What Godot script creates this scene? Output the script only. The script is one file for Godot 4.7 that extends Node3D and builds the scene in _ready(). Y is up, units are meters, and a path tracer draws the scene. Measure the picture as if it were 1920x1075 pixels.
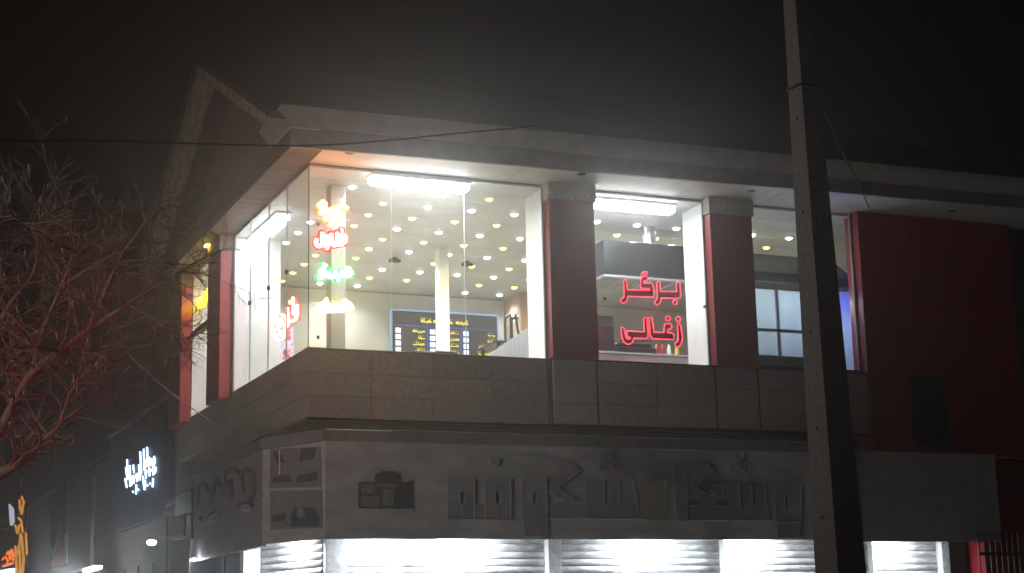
extends Node3D
# A two-storey corner building with a lit fast-food restaurant upstairs, at night.
# The restaurant's glass corner stands at x = 0, z = 0; one street front runs along +x, the other along -z.

const EYE := Vector3(-6.643, 1.6, 23.062)
const FOCAL := 3059.2
const PITCH := 0.210042
const ROLL := -0.0226983
const YAW := 0.407405
const TOP := 8.67      # soffit and head of the glass
const SILL := 5.83     # foot of the glass
const GABLE := -0.75   # outer face of the gable overhang

var fw: Vector3
var rt: Vector3
var up: Vector3
var M := {}
var names := {}
var rng := RandomNumberGenerator.new()
var tex := {}

# ---------------------------------------------------------------- camera directions, used to place traced outlines on real planes
func lens_axes():
	fw = Vector3(sin(YAW) * cos(PITCH), sin(PITCH), -cos(YAW) * cos(PITCH))
	var r0 := Vector3(cos(YAW), 0, sin(YAW))
	var u0 := r0.cross(fw)
	rt = cos(ROLL) * r0 + sin(ROLL) * u0
	up = -sin(ROLL) * r0 + cos(ROLL) * u0

func dir(px, py) -> Vector3:
	return fw * FOCAL + rt * (px - 960.0) - up * (py - 537.5)

func on_x(px, py, v) -> Vector3:
	var d := dir(px, py)
	return EYE + d * ((v - EYE.x) / d.x)

func on_y(px, py, v) -> Vector3:
	var d := dir(px, py)
	return EYE + d * ((v - EYE.y) / d.y)

func on_z(px, py, v) -> Vector3:
	var d := dir(px, py)
	return EYE + d * ((v - EYE.z) / d.z)

func at_range(px, py, r) -> Vector3:
	var d := dir(px, py)
	return EYE + d * (r / Vector2(d.x, d.z).length())

func on_wall(px, py, a: Vector2, b: Vector2) -> Vector3:   # vertical plane through two plan points (x, z)
	var d := dir(px, py)
	var n := Vector3(b.y - a.y, 0, a.x - b.x)
	var t := n.dot(Vector3(a.x, 0, a.y) - EYE) / n.dot(d)
	return EYE + d * t

# ---------------------------------------------------------------- materials
func lin(r, g, b) -> Color:
	return Color(r, g, b).linear_to_srgb()

func noise_tex(called, freq, low, high, octaves = 4, kind = FastNoiseLite.TYPE_SIMPLEX_SMOOTH, side = 512) -> NoiseTexture2D:
	if tex.has(called):
		return tex[called]
	var n := FastNoiseLite.new()
	n.seed = hash(called) % 10000
	n.noise_type = kind
	n.frequency = freq
	n.fractal_octaves = octaves
	var t := NoiseTexture2D.new()
	t.width = side
	t.height = side
	t.seamless = true
	t.noise = n
	var g := Gradient.new()
	g.set_color(0, Color(low, low, low))
	g.set_color(1, Color(high, high, high))
	t.color_ramp = g
	tex[called] = t
	return t

func mat(called, color: Color, rough = 0.8, metal = 0.0, grain = "", scale = Vector3.ONE, relief = 0.0) -> StandardMaterial3D:
	var m := StandardMaterial3D.new()
	m.resource_name = called
	m.albedo_color = color
	m.roughness = rough
	m.metallic = metal
	if grain != "":
		m.albedo_texture = tex[grain]
		m.uv1_triplanar = true
		m.uv1_world_triplanar = true
		m.uv1_scale = scale
		if relief > 0.0:
			m.heightmap_enabled = true
			m.heightmap_texture = tex[grain]
			m.heightmap_scale = relief
	M[called] = m
	return m

func glow(called, color: Color, energy, base = Color(0.02, 0.02, 0.02)) -> StandardMaterial3D:
	var m := StandardMaterial3D.new()
	m.resource_name = called
	m.albedo_color = base
	m.roughness = 0.4
	m.emission_enabled = true
	m.emission = color
	m.emission_energy_multiplier = energy
	M[called] = m
	return m

func pane(called, color: Color, alpha) -> StandardMaterial3D:
	var m := StandardMaterial3D.new()
	m.resource_name = called
	m.transparency = BaseMaterial3D.TRANSPARENCY_ALPHA
	m.albedo_color = Color(color.r, color.g, color.b, alpha)
	m.roughness = 0.02
	M[called] = m
	return m

func make_materials():
	noise_tex("fine", 0.03, 0.72, 1.0, 5)
	noise_tex("coarse", 0.012, 0.80, 1.0, 6)
	noise_tex("stone", 0.035, 0.80, 1.0, 6)
	noise_tex("speck", 0.12, 0.55, 1.0, 3)
	noise_tex("streak", 0.012, 0.55, 1.0, 5)
	noise_tex("soft", 0.006, 0.88, 1.0, 3)
	mat("stone", lin(0.46, 0.415, 0.37), 0.8, 0.0, "stone", Vector3(0.55, 0.8, 0.55))
	mat("stone_warm", lin(0.49, 0.43, 0.375), 0.8, 0.0, "stone", Vector3(0.6, 0.5, 0.6))
	mat("stone_dark", lin(0.41, 0.375, 0.34), 0.8, 0.0, "stone", Vector3(0.5, 0.6, 0.5))
	mat("joint", lin(0.05, 0.045, 0.04), 0.95)
	mat("maroon", lin(0.27, 0.022, 0.032), 0.38, 0.0, "soft", Vector3(0.4, 0.3, 0.4))
	mat("cap", lin(0.48, 0.45, 0.39), 0.7, 0.0, "fine", Vector3(0.8, 0.8, 0.8))
	mat("white_panel", lin(0.74, 0.75, 0.74), 0.4, 0.0, "soft", Vector3(0.5, 0.3, 0.5))
	mat("ceiling", lin(0.46, 0.48, 0.47), 0.55, 0.0, "soft", Vector3(0.3, 0.3, 0.3))
	mat("cream", lin(0.50, 0.49, 0.43), 0.5, 0.0, "soft", Vector3(0.3, 0.3, 0.3))
	mat("soffit", lin(0.62, 0.61, 0.58), 0.6, 0.0, "soft", Vector3(0.6, 0.6, 0.6))
	mat("fascia", lin(0.26, 0.25, 0.24), 0.55, 0.0, "coarse", Vector3(0.5, 0.5, 0.5))
	mat("cornice", lin(0.40, 0.37, 0.345), 0.6, 0.0, "coarse", Vector3(0.5, 0.5, 0.5))
	mat("flashing", lin(0.62, 0.58, 0.52), 0.4, 0.3)
	mat("brown_wood", lin(0.21, 0.12, 0.078), 0.7, 0.0, "streak", Vector3(0.35, 2.0, 2.0))
	mat("brown_wood_b", lin(0.175, 0.10, 0.066), 0.7, 0.0, "streak", Vector3(0.3, 1.6, 2.4))
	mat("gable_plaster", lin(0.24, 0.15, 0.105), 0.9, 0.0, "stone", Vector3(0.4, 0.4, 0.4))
	mat("rake", lin(0.56, 0.47, 0.34), 0.75, 0.0, "streak", Vector3(1.6, 0.6, 0.6))
	mat("roof", lin(0.09, 0.065, 0.055), 0.8, 0.0, "coarse", Vector3(0.4, 0.4, 0.4))
	mat("sign_grey", lin(0.56, 0.56, 0.565), 0.5, 0.0, "coarse", Vector3(0.22, 0.5, 0.22))
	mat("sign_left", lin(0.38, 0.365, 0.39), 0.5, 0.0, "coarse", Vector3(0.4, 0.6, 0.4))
	mat("panel_grey", lin(0.34, 0.335, 0.32), 0.65, 0.0, "coarse", Vector3(0.4, 0.6, 0.4))
	mat("letter", lin(0.345, 0.345, 0.365), 0.45, 0.0, "soft", Vector3(0.8, 0.8, 0.8))
	mat("letter_rim", lin(0.46, 0.46, 0.48), 0.45)
	mat("letter_beige", lin(0.46, 0.43, 0.37), 0.6, 0.0, "fine", Vector3(1.2, 1.2, 1.2))
	mat("print_dark", lin(0.17, 0.17, 0.185), 0.55, 0.0, "speck", Vector3(0.9, 0.9, 0.9))
	mat("print_blue", lin(0.15, 0.17, 0.27), 0.55, 0.0, "speck", Vector3(0.9, 0.9, 0.9))
	mat("poster_paper", lin(0.33, 0.32, 0.32), 0.6, 0.0, "fine", Vector3(0.8, 0.8, 0.8))
	mat("shutter", lin(0.62, 0.63, 0.64), 0.38, 0.15, "streak", Vector3(0.5, 2.5, 0.5))
	mat("shutter_b", lin(0.55, 0.56, 0.57), 0.42, 0.15, "streak", Vector3(0.7, 2.2, 0.7))
	mat("pillar", lin(0.60, 0.61, 0.62), 0.6, 0.0, "fine", Vector3(0.5, 0.5, 0.5))
	mat("wall_dark", lin(0.12, 0.115, 0.115), 0.85, 0.0, "coarse", Vector3(0.4, 0.4, 0.4))
	mat("dark_metal", lin(0.03, 0.03, 0.032), 0.45, 0.3)
	mat("black", lin(0.012, 0.012, 0.013), 0.5)
	mat("black_metal", lin(0.03, 0.03, 0.035), 0.3, 0.4, "soft", Vector3(1, 1, 1))
	mat("steel", lin(0.55, 0.55, 0.54), 0.25, 0.9, "soft", Vector3(1, 2, 1))
	mat("olive_metal", lin(0.23, 0.22, 0.15), 0.45, 0.2, "soft", Vector3(1, 1, 1))
	mat("column_grey", lin(0.36, 0.35, 0.32), 0.5, 0.0, "soft", Vector3(0.5, 0.3, 0.5))
	mat("rib_grey", lin(0.32, 0.32, 0.34), 0.6)
	noise_tex("pole", 0.05, 0.72, 1.0, 6)
	mat("concrete", lin(0.34, 0.33, 0.31), 0.9, 0.0, "pole", Vector3(0.7, 0.5, 0.7))
	mat("bark", lin(0.18, 0.14, 0.11), 0.9, 0.0, "fine", Vector3(3, 3, 3))
	mat("dry_leaf", lin(0.34, 0.25, 0.17), 0.9)
	mat("asphalt", lin(0.055, 0.054, 0.052), 0.9, 0.0, "speck", Vector3(0.5, 0.5, 0.5))
	mat("paving", lin(0.27, 0.26, 0.245), 0.85, 0.0, "stone", Vector3(0.6, 0.6, 0.6))
	mat("floor_tile", lin(0.42, 0.39, 0.34), 0.3, 0.0, "soft", Vector3(0.6, 0.6, 0.6))
	mat("red_acrylic", lin(0.20, 0.008, 0.018), 0.3)
	mat("far_wall", lin(0.13, 0.11, 0.10), 0.85, 0.0, "coarse", Vector3(0.3, 0.3, 0.3))
	mat("far_wall_blue", lin(0.035, 0.04, 0.065), 0.6, 0.0, "coarse", Vector3(0.3, 0.3, 0.3))
	mat("far_wall_dark", lin(0.14, 0.135, 0.14), 0.85, 0.0, "coarse", Vector3(0.3, 0.3, 0.3))
	mat("billboard", lin(0.20, 0.165, 0.185), 0.6, 0.0, "streak", Vector3(1.5, 0.3, 1.5))
	mat("tarp", lin(0.42, 0.42, 0.43), 0.6, 0.0, "coarse", Vector3(1.0, 1.0, 1.0))
	mat("blue_glass", lin(0.03, 0.05, 0.075))
	mat("red_bottle", lin(0.45, 0.03, 0.05), 0.25)
	mat("white_bottle", lin(0.75, 0.75, 0.70), 0.3)
	mat("yellow_bottle", lin(0.72, 0.50, 0.05), 0.3)
	mat("brick_pale", lin(0.45, 0.33, 0.27), 0.85, 0.0, "fine", Vector3(2, 2, 2))
	mat("frosted", lin(0.62, 0.64, 0.68), 0.5)
	mat("frosted_glass", lin(0.80, 0.84, 0.86), 0.4)
	M["frosted_glass"].backlight_enabled = true
	M["frosted_glass"].backlight = Color(0.9, 0.95, 0.97)
	for c in [["halo_orange", Color(1.0, 0.45, 0.15)], ["halo_red", Color(1.0, 0.18, 0.2)], ["halo_green", Color(0.15, 0.95, 0.4)], ["halo_warm", Color(1.0, 0.9, 0.6)], ["halo_yellow", Color(1.0, 0.85, 0.2)]]:  # tints of the plates added for the bloom round the neon words
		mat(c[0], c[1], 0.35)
	mat("grille", lin(0.05, 0.045, 0.045), 0.6, 0.3)
	mat("banner_red", lin(0.50, 0.04, 0.08), 0.7)
	mat("banner_green", lin(0.03, 0.07, 0.045), 0.7)
	mat("banner_white", lin(0.45, 0.42, 0.38), 0.7)
	mat("cable", lin(0.02, 0.02, 0.02), 0.7)
	mat("cable_grey", lin(0.16, 0.15, 0.15), 0.7)
	pane("glass", Color(0.9, 0.95, 0.95), 0.03)
	pane("frosted_pane", Color(0.8, 0.85, 0.9), 0.25)
	M["frosted_pane"].roughness = 0.2
	glow("lamp_white", lin(0.92, 0.97, 1.0), 22.0)
	glow("lamp_yellow", lin(1.0, 0.86, 0.16), 8.0)
	glow("tube_white", lin(0.90, 0.97, 1.0), 22.0)
	glow("neon_red", lin(1.0, 0.055, 0.11), 2.6)
	glow("neon_orange", lin(1.0, 0.36, 0.06), 22.0)
	glow("neon_pinkred", lin(1.0, 0.24, 0.22), 16.0)
	glow("neon_green", lin(0.25, 1.0, 0.50), 12.0)
	glow("neon_warm", lin(1.0, 0.74, 0.30), 16.0)
	glow("neon_script", lin(1.0, 0.62, 0.45), 6.0)
	glow("neon_yellow", lin(1.0, 0.85, 0.04), 5.0)
	glow("sign_white", lin(0.50, 0.72, 1.0), 4.0)
	glow("amber", lin(1.0, 0.40, 0.04), 0.75)
	glow("orange_sign", lin(1.0, 0.17, 0.02), 1.6)
	glow("pale_sign", lin(0.75, 0.8, 1.0), 0.7)
	glow("blue_light", lin(0.06, 0.08, 1.0), 3.0)
	glow("screen_frame", lin(0.42, 0.66, 1.0), 0.9)
	glow("red_lightbox", lin(1.0, 0.04, 0.06), 2.0)

# ---------------------------------------------------------------- objects
func numbered(called: String) -> String:
	names[called] = names.get(called, -1) + 1
	return called if names[called] == 0 else "%s_%03d" % [called, names[called]]

func thing(called, label, category, at = Vector3.ZERO, group = "") -> Node3D:
	var o := Node3D.new()
	o.name = numbered(called)
	add_child(o)
	o.position = at
	tag(o, label, category, group)
	return o

func tag(o, label, category, group = ""):
	o.set_meta("label", label)
	o.set_meta("category", category)
	if group:
		o.set_meta("group", group)

func put(parent: Node3D, called: String, mesh: Mesh, m: Material, at = Vector3.ZERO) -> MeshInstance3D:
	# «at» is a place in the world; parents are never turned, only moved
	var o := MeshInstance3D.new()
	o.name = called if parent != self else numbered(called)
	o.mesh = mesh
	o.material_override = m
	parent.add_child(o, true)
	var p: Node = parent
	var base := Vector3.ZERO
	while p != self:
		base += p.position
		p = p.get_parent()
	o.position = at - base
	return o

func structure(called, mesh, m, at = Vector3.ZERO) -> MeshInstance3D:
	var o := put(self, called, mesh, m, at)
	o.set_meta("kind", "structure")
	return o

func box(parent, called, a: Vector3, b: Vector3, m, bevel = 0.0) -> MeshInstance3D:
	var lo := Vector3(minf(a.x, b.x), minf(a.y, b.y), minf(a.z, b.z))
	var hi := Vector3(maxf(a.x, b.x), maxf(a.y, b.y), maxf(a.z, b.z))
	var mesh: Mesh
	if bevel > 0.0:
		mesh = bevelled(hi - lo, bevel)
	else:
		mesh = BoxMesh.new()
		mesh.size = hi - lo
	return put(parent, called, mesh, m, (lo + hi) / 2.0)

var bevel_cache := {}
func bevelled(s: Vector3, r: float) -> Mesh:
	var key := "%.3f %.3f %.3f %.3f" % [s.x, s.y, s.z, r]
	if bevel_cache.has(key):
		return bevel_cache[key]
	var h := s / 2.0
	var pts := PackedVector3Array()
	for x in [-1, 1]:
		for y in [-1, 1]:
			for z in [-1, 1]:
				pts.append(Vector3(x * (h.x - r), y * (h.y - r), z * h.z))
				pts.append(Vector3(x * (h.x - r), y * h.y, z * (h.z - r)))
				pts.append(Vector3(x * h.x, y * (h.y - r), z * (h.z - r)))
	var st := SurfaceTool.new()
	st.begin(Mesh.PRIMITIVE_TRIANGLES)
	st.set_smooth_group(-1)
	# index of corner (x,y,z) axis k
	var id := func(x, y, z, k): return ((x * 2 + y) * 2 + z) * 3 + k
	var face := func(idx: Array):
		var c := Vector3.ZERO
		for i in idx:
			c += pts[i]
		var n := (pts[idx[1]] - pts[idx[0]]).cross(pts[idx[2]] - pts[idx[0]])
		if n.dot(c) > 0:
			idx.reverse()
		for t in range(1, idx.size() - 1):
			for q in [0, t, t + 1]:
				st.add_vertex(pts[idx[q]])
	for u in 2:
		face.call([id.call(0, 0, u, 0), id.call(1, 0, u, 0), id.call(1, 1, u, 0), id.call(0, 1, u, 0)])
		face.call([id.call(0, u, 0, 1), id.call(1, u, 0, 1), id.call(1, u, 1, 1), id.call(0, u, 1, 1)])
		face.call([id.call(u, 0, 0, 2), id.call(u, 1, 0, 2), id.call(u, 1, 1, 2), id.call(u, 0, 1, 2)])
		for v in 2:
			face.call([id.call(0, u, v, 0), id.call(1, u, v, 0), id.call(1, u, v, 1), id.call(0, u, v, 1)])
			face.call([id.call(u, 0, v, 0), id.call(u, 1, v, 0), id.call(u, 1, v, 2), id.call(u, 0, v, 2)])
			face.call([id.call(u, v, 0, 1), id.call(u, v, 1, 1), id.call(u, v, 1, 2), id.call(u, v, 0, 2)])
			for w in 2:
				face.call([id.call(u, v, w, 0), id.call(u, v, w, 1), id.call(u, v, w, 2)])
	st.generate_normals()
	bevel_cache[key] = st.commit()
	return bevel_cache[key]

func solid(faces: Array, centre: Vector3) -> ArrayMesh:   # convex-ish polygons, turned outwards from «centre»
	var st := SurfaceTool.new()
	st.begin(Mesh.PRIMITIVE_TRIANGLES)
	st.set_smooth_group(-1)
	for f in faces:
		var c := Vector3.ZERO
		for p in f:
			c += p
		c /= f.size()
		var n: Vector3 = (f[1] - f[0]).cross(f[2] - f[0])
		var q: Array = f.duplicate()
		if n.dot(c - centre) > 0:
			q.reverse()
		for t in range(1, q.size() - 1):
			st.add_vertex(q[0] - centre)
			st.add_vertex(q[t] - centre)
			st.add_vertex(q[t + 1] - centre)
	st.generate_normals()
	return st.commit()

func hexa(parent, called, low: Array, high: Array, m) -> MeshInstance3D:   # two matching polygons joined by side faces
	var c := Vector3.ZERO
	for p in low + high:
		c += p
	c /= low.size() * 2
	var faces := [low, high]
	for i in low.size():
		var j := (i + 1) % low.size()
		faces.append([low[i], low[j], high[j], high[i]])
	return put(parent, called, solid(faces, c), m, c)

func prism_y(parent, called, plan: Array, y0, y1, m) -> MeshInstance3D:   # plan of Vector2(x, z)
	var low := []
	var high := []
	for p in plan:
		low.append(Vector3(p.x, y0, p.y))
		high.append(Vector3(p.x, y1, p.y))
	return hexa(parent, called, low, high, m)

func tube_into(st: SurfaceTool, pts: Array, r0: float, r1: float, sides: int = 6, closed := false):
	var n := pts.size()
	var ref := Vector3.UP
	var rings := []
	for i in n:
		var a: Vector3 = pts[(i - 1 + n) % n] if closed or i > 0 else pts[i]
		var b: Vector3 = pts[(i + 1) % n] if closed or i < n - 1 else pts[i]
		var t := (b - a).normalized()
		if absf(t.dot(ref)) > 0.9 and i == 0:
			ref = Vector3.RIGHT
		var s := t.cross(ref)
		if s.length() < 0.01:
			s = t.cross(Vector3(0.3, 0.5, 0.8))
		s = s.normalized()
		var u := s.cross(t).normalized()
		ref = u
		var r: float = lerpf(r0, r1, float(i) / maxf(1.0, n - 1))
		var ring := []
		for k in sides:
			var ang := TAU * k / sides
			ring.append([pts[i] + (s * cos(ang) + u * sin(ang)) * r, s * cos(ang) + u * sin(ang)])
		rings.append(ring)
	for i in (n if closed else n - 1):
		var p: Array = rings[i]
		var q: Array = rings[(i + 1) % n]
		for k in sides:
			var l := (k + 1) % sides
			for v in [p[k], p[l], q[l], p[k], q[l], q[k]]:
				st.set_normal(v[1])
				st.add_vertex(v[0])
	if not closed:
		for e in [0, n - 1]:
			var ring: Array = rings[e]
			for k in range(1, sides - 1):
				var tri := [ring[0], ring[k], ring[k + 1]]
				if e == 0:
					tri.reverse()
				for v in tri:
					st.set_normal(v[1])
					st.add_vertex(v[0])

func new_st() -> SurfaceTool:
	var st := SurfaceTool.new()
	st.begin(Mesh.PRIMITIVE_TRIANGLES)
	return st

func tube(parent, called, pts: Array, r0, m, r1 = -1.0, sides = 6, closed = false) -> MeshInstance3D:
	var st := new_st()
	var o: Vector3 = pts[0]
	var rel := []
	for p in pts:
		rel.append(p - o)
	tube_into(st, rel, r0, r0 if r1 < 0 else r1, sides, closed)
	return put(parent, called, st.commit(), m, o)

func smooth(pts: Array, steps = 4, closed = false) -> Array:   # Catmull-Rom
	var out := []
	var n := pts.size()
	for i in (n if closed else n - 1):
		var p0 = pts[(i - 1 + n) % n] if closed or i > 0 else pts[i]
		var p1 = pts[i]
		var p2 = pts[(i + 1) % n]
		var p3 = pts[(i + 2) % n] if closed or i < n - 2 else p2
		for s in steps:
			out.append(p1.cubic_interpolate(p2, p0, p3, float(s) / steps))
	if not closed:
		out.append(pts[n - 1])
	return out

func slab_poly(parent, called, poly: Array, place: Callable, depth: Vector3, m) -> MeshInstance3D:
	# a flat outline (2D, photo pixels) placed on a plane by «place», extruded by «depth» (towards the street)
	var flat := PackedVector2Array()
	for p in poly:
		flat.append(p)
	var tri := Geometry2D.triangulate_polygon(flat)
	var base: Array = []
	for p in poly:
		base.append(place.call(p.x, p.y))
	var o: Vector3 = base[0]
	var st := new_st()
	st.set_smooth_group(-1)
	for side in 2:
		var off := depth * side
		for t in range(0, tri.size(), 3):
			var a: Vector3 = base[tri[t]] - o + off
			var b: Vector3 = base[tri[t + 1]] - o + off
			var c: Vector3 = base[tri[t + 2]] - o + off
			var outward := depth if side == 1 else -depth
			if (b - a).cross(c - a).dot(outward) > 0:
				st.add_vertex(a); st.add_vertex(c); st.add_vertex(b)
			else:
				st.add_vertex(a); st.add_vertex(b); st.add_vertex(c)
	var area := 0.0
	for i in poly.size():
		var j := (i + 1) % poly.size()
		area += poly[i].x * poly[j].y - poly[j].x * poly[i].y
	for i in poly.size():
		var j := (i + 1) % poly.size()
		var a: Vector3 = base[i] - o
		var b: Vector3 = base[j] - o
		var quad := [a, b, b + depth, a, b + depth, a + depth]
		if area < 0:
			quad.reverse()
		for v in quad:
			st.add_vertex(v)
	st.generate_normals()
	return put(parent, called, st.commit(), m, o)

func cyl(parent, called, at: Vector3, r, h, m, r_top = -1.0, sides = 16) -> MeshInstance3D:
	var c := CylinderMesh.new()
	c.bottom_radius = r
	c.top_radius = r if r_top < 0 else r_top
	c.height = h
	c.radial_segments = sides
	c.rings = 1
	return put(parent, called, c, m, at)

func omni(parent, at: Vector3, color: Color, energy, size = 0.05):
	var l := OmniLight3D.new()
	l.light_color = color
	l.light_energy = energy
	l.light_size = size
	l.omni_range = 60.0
	l.omni_attenuation = 2.0
	l.shadow_enabled = true
	parent.add_child(l)
	l.position = at - parent.position

func spot(parent, at: Vector3, towards: Vector3, color: Color, energy, angle = 60.0, size = 0.04):
	var l := SpotLight3D.new()
	l.light_color = color
	l.light_energy = energy
	l.light_size = size
	l.spot_range = 60.0
	l.spot_attenuation = 2.0
	l.spot_angle = angle
	l.shadow_enabled = true
	parent.add_child(l)
	l.position = at - parent.position
	l.basis = Basis.looking_at(towards, Vector3.RIGHT if absf(towards.normalized().y) > 0.9 else Vector3.UP)

func area(parent, at: Vector3, towards: Vector3, along: Vector3, size: Vector2, color: Color, energy):
	var l := AreaLight3D.new()
	l.light_color = color
	l.light_energy = energy
	l.area_size = size
	l.area_normalize_energy = true
	l.area_range = 60.0
	l.shadow_enabled = true
	parent.add_child(l)
	l.position = at - parent.position
	var z := -towards.normalized()
	var x := along.normalized()
	l.basis = Basis(x, z.cross(x), z)

# ---------------------------------------------------------------- scene
func _ready():
	rng.seed = 20260220
	lens_axes()
	var cam := Camera3D.new()
	cam.name = "camera"
	cam.fov = rad_to_deg(2.0 * atan(537.5 / FOCAL))
	cam.near = 0.1
	cam.far = 900.0
	add_child(cam)
	cam.transform = Transform3D(Basis(rt, up, -fw), EYE)
	cam.current = true

	var env := Environment.new()
	env.background_mode = Environment.BG_SKY
	var sky := Sky.new()
	var sm := ProceduralSkyMaterial.new()
	sm.sky_top_color = lin(0.0012, 0.0010, 0.0011)
	sm.sky_horizon_color = lin(0.0034, 0.0026, 0.0025)
	sm.sky_curve = 0.15
	sm.ground_bottom_color = lin(0.003, 0.003, 0.003)
	sm.ground_horizon_color = lin(0.006, 0.005, 0.0045)
	sky.sky_material = sm
	env.sky = sky
	env.background_energy_multiplier = 1.0
	env.tonemap_mode = Environment.TONE_MAPPER_LINEAR
	env.tonemap_exposure = 1.0
	env.sdfgi_enabled = true
	env.ssao_enabled = true
	env.ssil_enabled = true
	env.volumetric_fog_enabled = true           # added haze that stands in for lens bloom round the lamps
	env.volumetric_fog_density = 0.0085
	env.volumetric_fog_albedo = Color(0.92, 0.90, 0.88)
	env.volumetric_fog_anisotropy = 0.9
	var we := WorldEnvironment.new()
	we.name = "environment"
	we.environment = env
	add_child(we)
	var moon := DirectionalLight3D.new()
	moon.name = "moon"
	moon.light_color = Color(0.8, 0.86, 1.0)
	moon.light_energy = 0.004
	moon.light_angular_distance = 0.5
	moon.shadow_enabled = true
	add_child(moon)
	moon.rotation_degrees = Vector3(-50, -35, 0)

	make_materials()
	ground()
	var b := building()
	gable_roof(b)
	interior(b)
	shop_signs()
	shutters()
	east_end()
	neons()
	added_glint()
	restaurant_fittings()
	neighbours()
	utility_pole()
	tree()
	wires()
	street_lights()

# ---------------------------------------------------------------- ground
func ground():
	box_structure("ground", Vector3(-300, -0.6, -400), Vector3(300, -0.12, 200), M.asphalt)
	box_structure("pavement", Vector3(-3.2, -0.119, -80), Vector3(40, 0.0, 4.0), M.paving)
	box_structure("kerb", Vector3(-3.45, -0.119, -80), Vector3(-3.2, 0.012, 4.25), M.cap)
	box_structure("kerb", Vector3(-3.2, -0.119, 4.0), Vector3(40, 0.012, 4.25), M.cap)

func box_structure(called, a, b, m):
	var o := box(self, called, a, b, m)
	o.set_meta("kind", "structure")

# ---------------------------------------------------------------- the corner building
func overhang(x) -> float:
	return 0.79 + 0.046 * maxf(x, 0.0)

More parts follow.
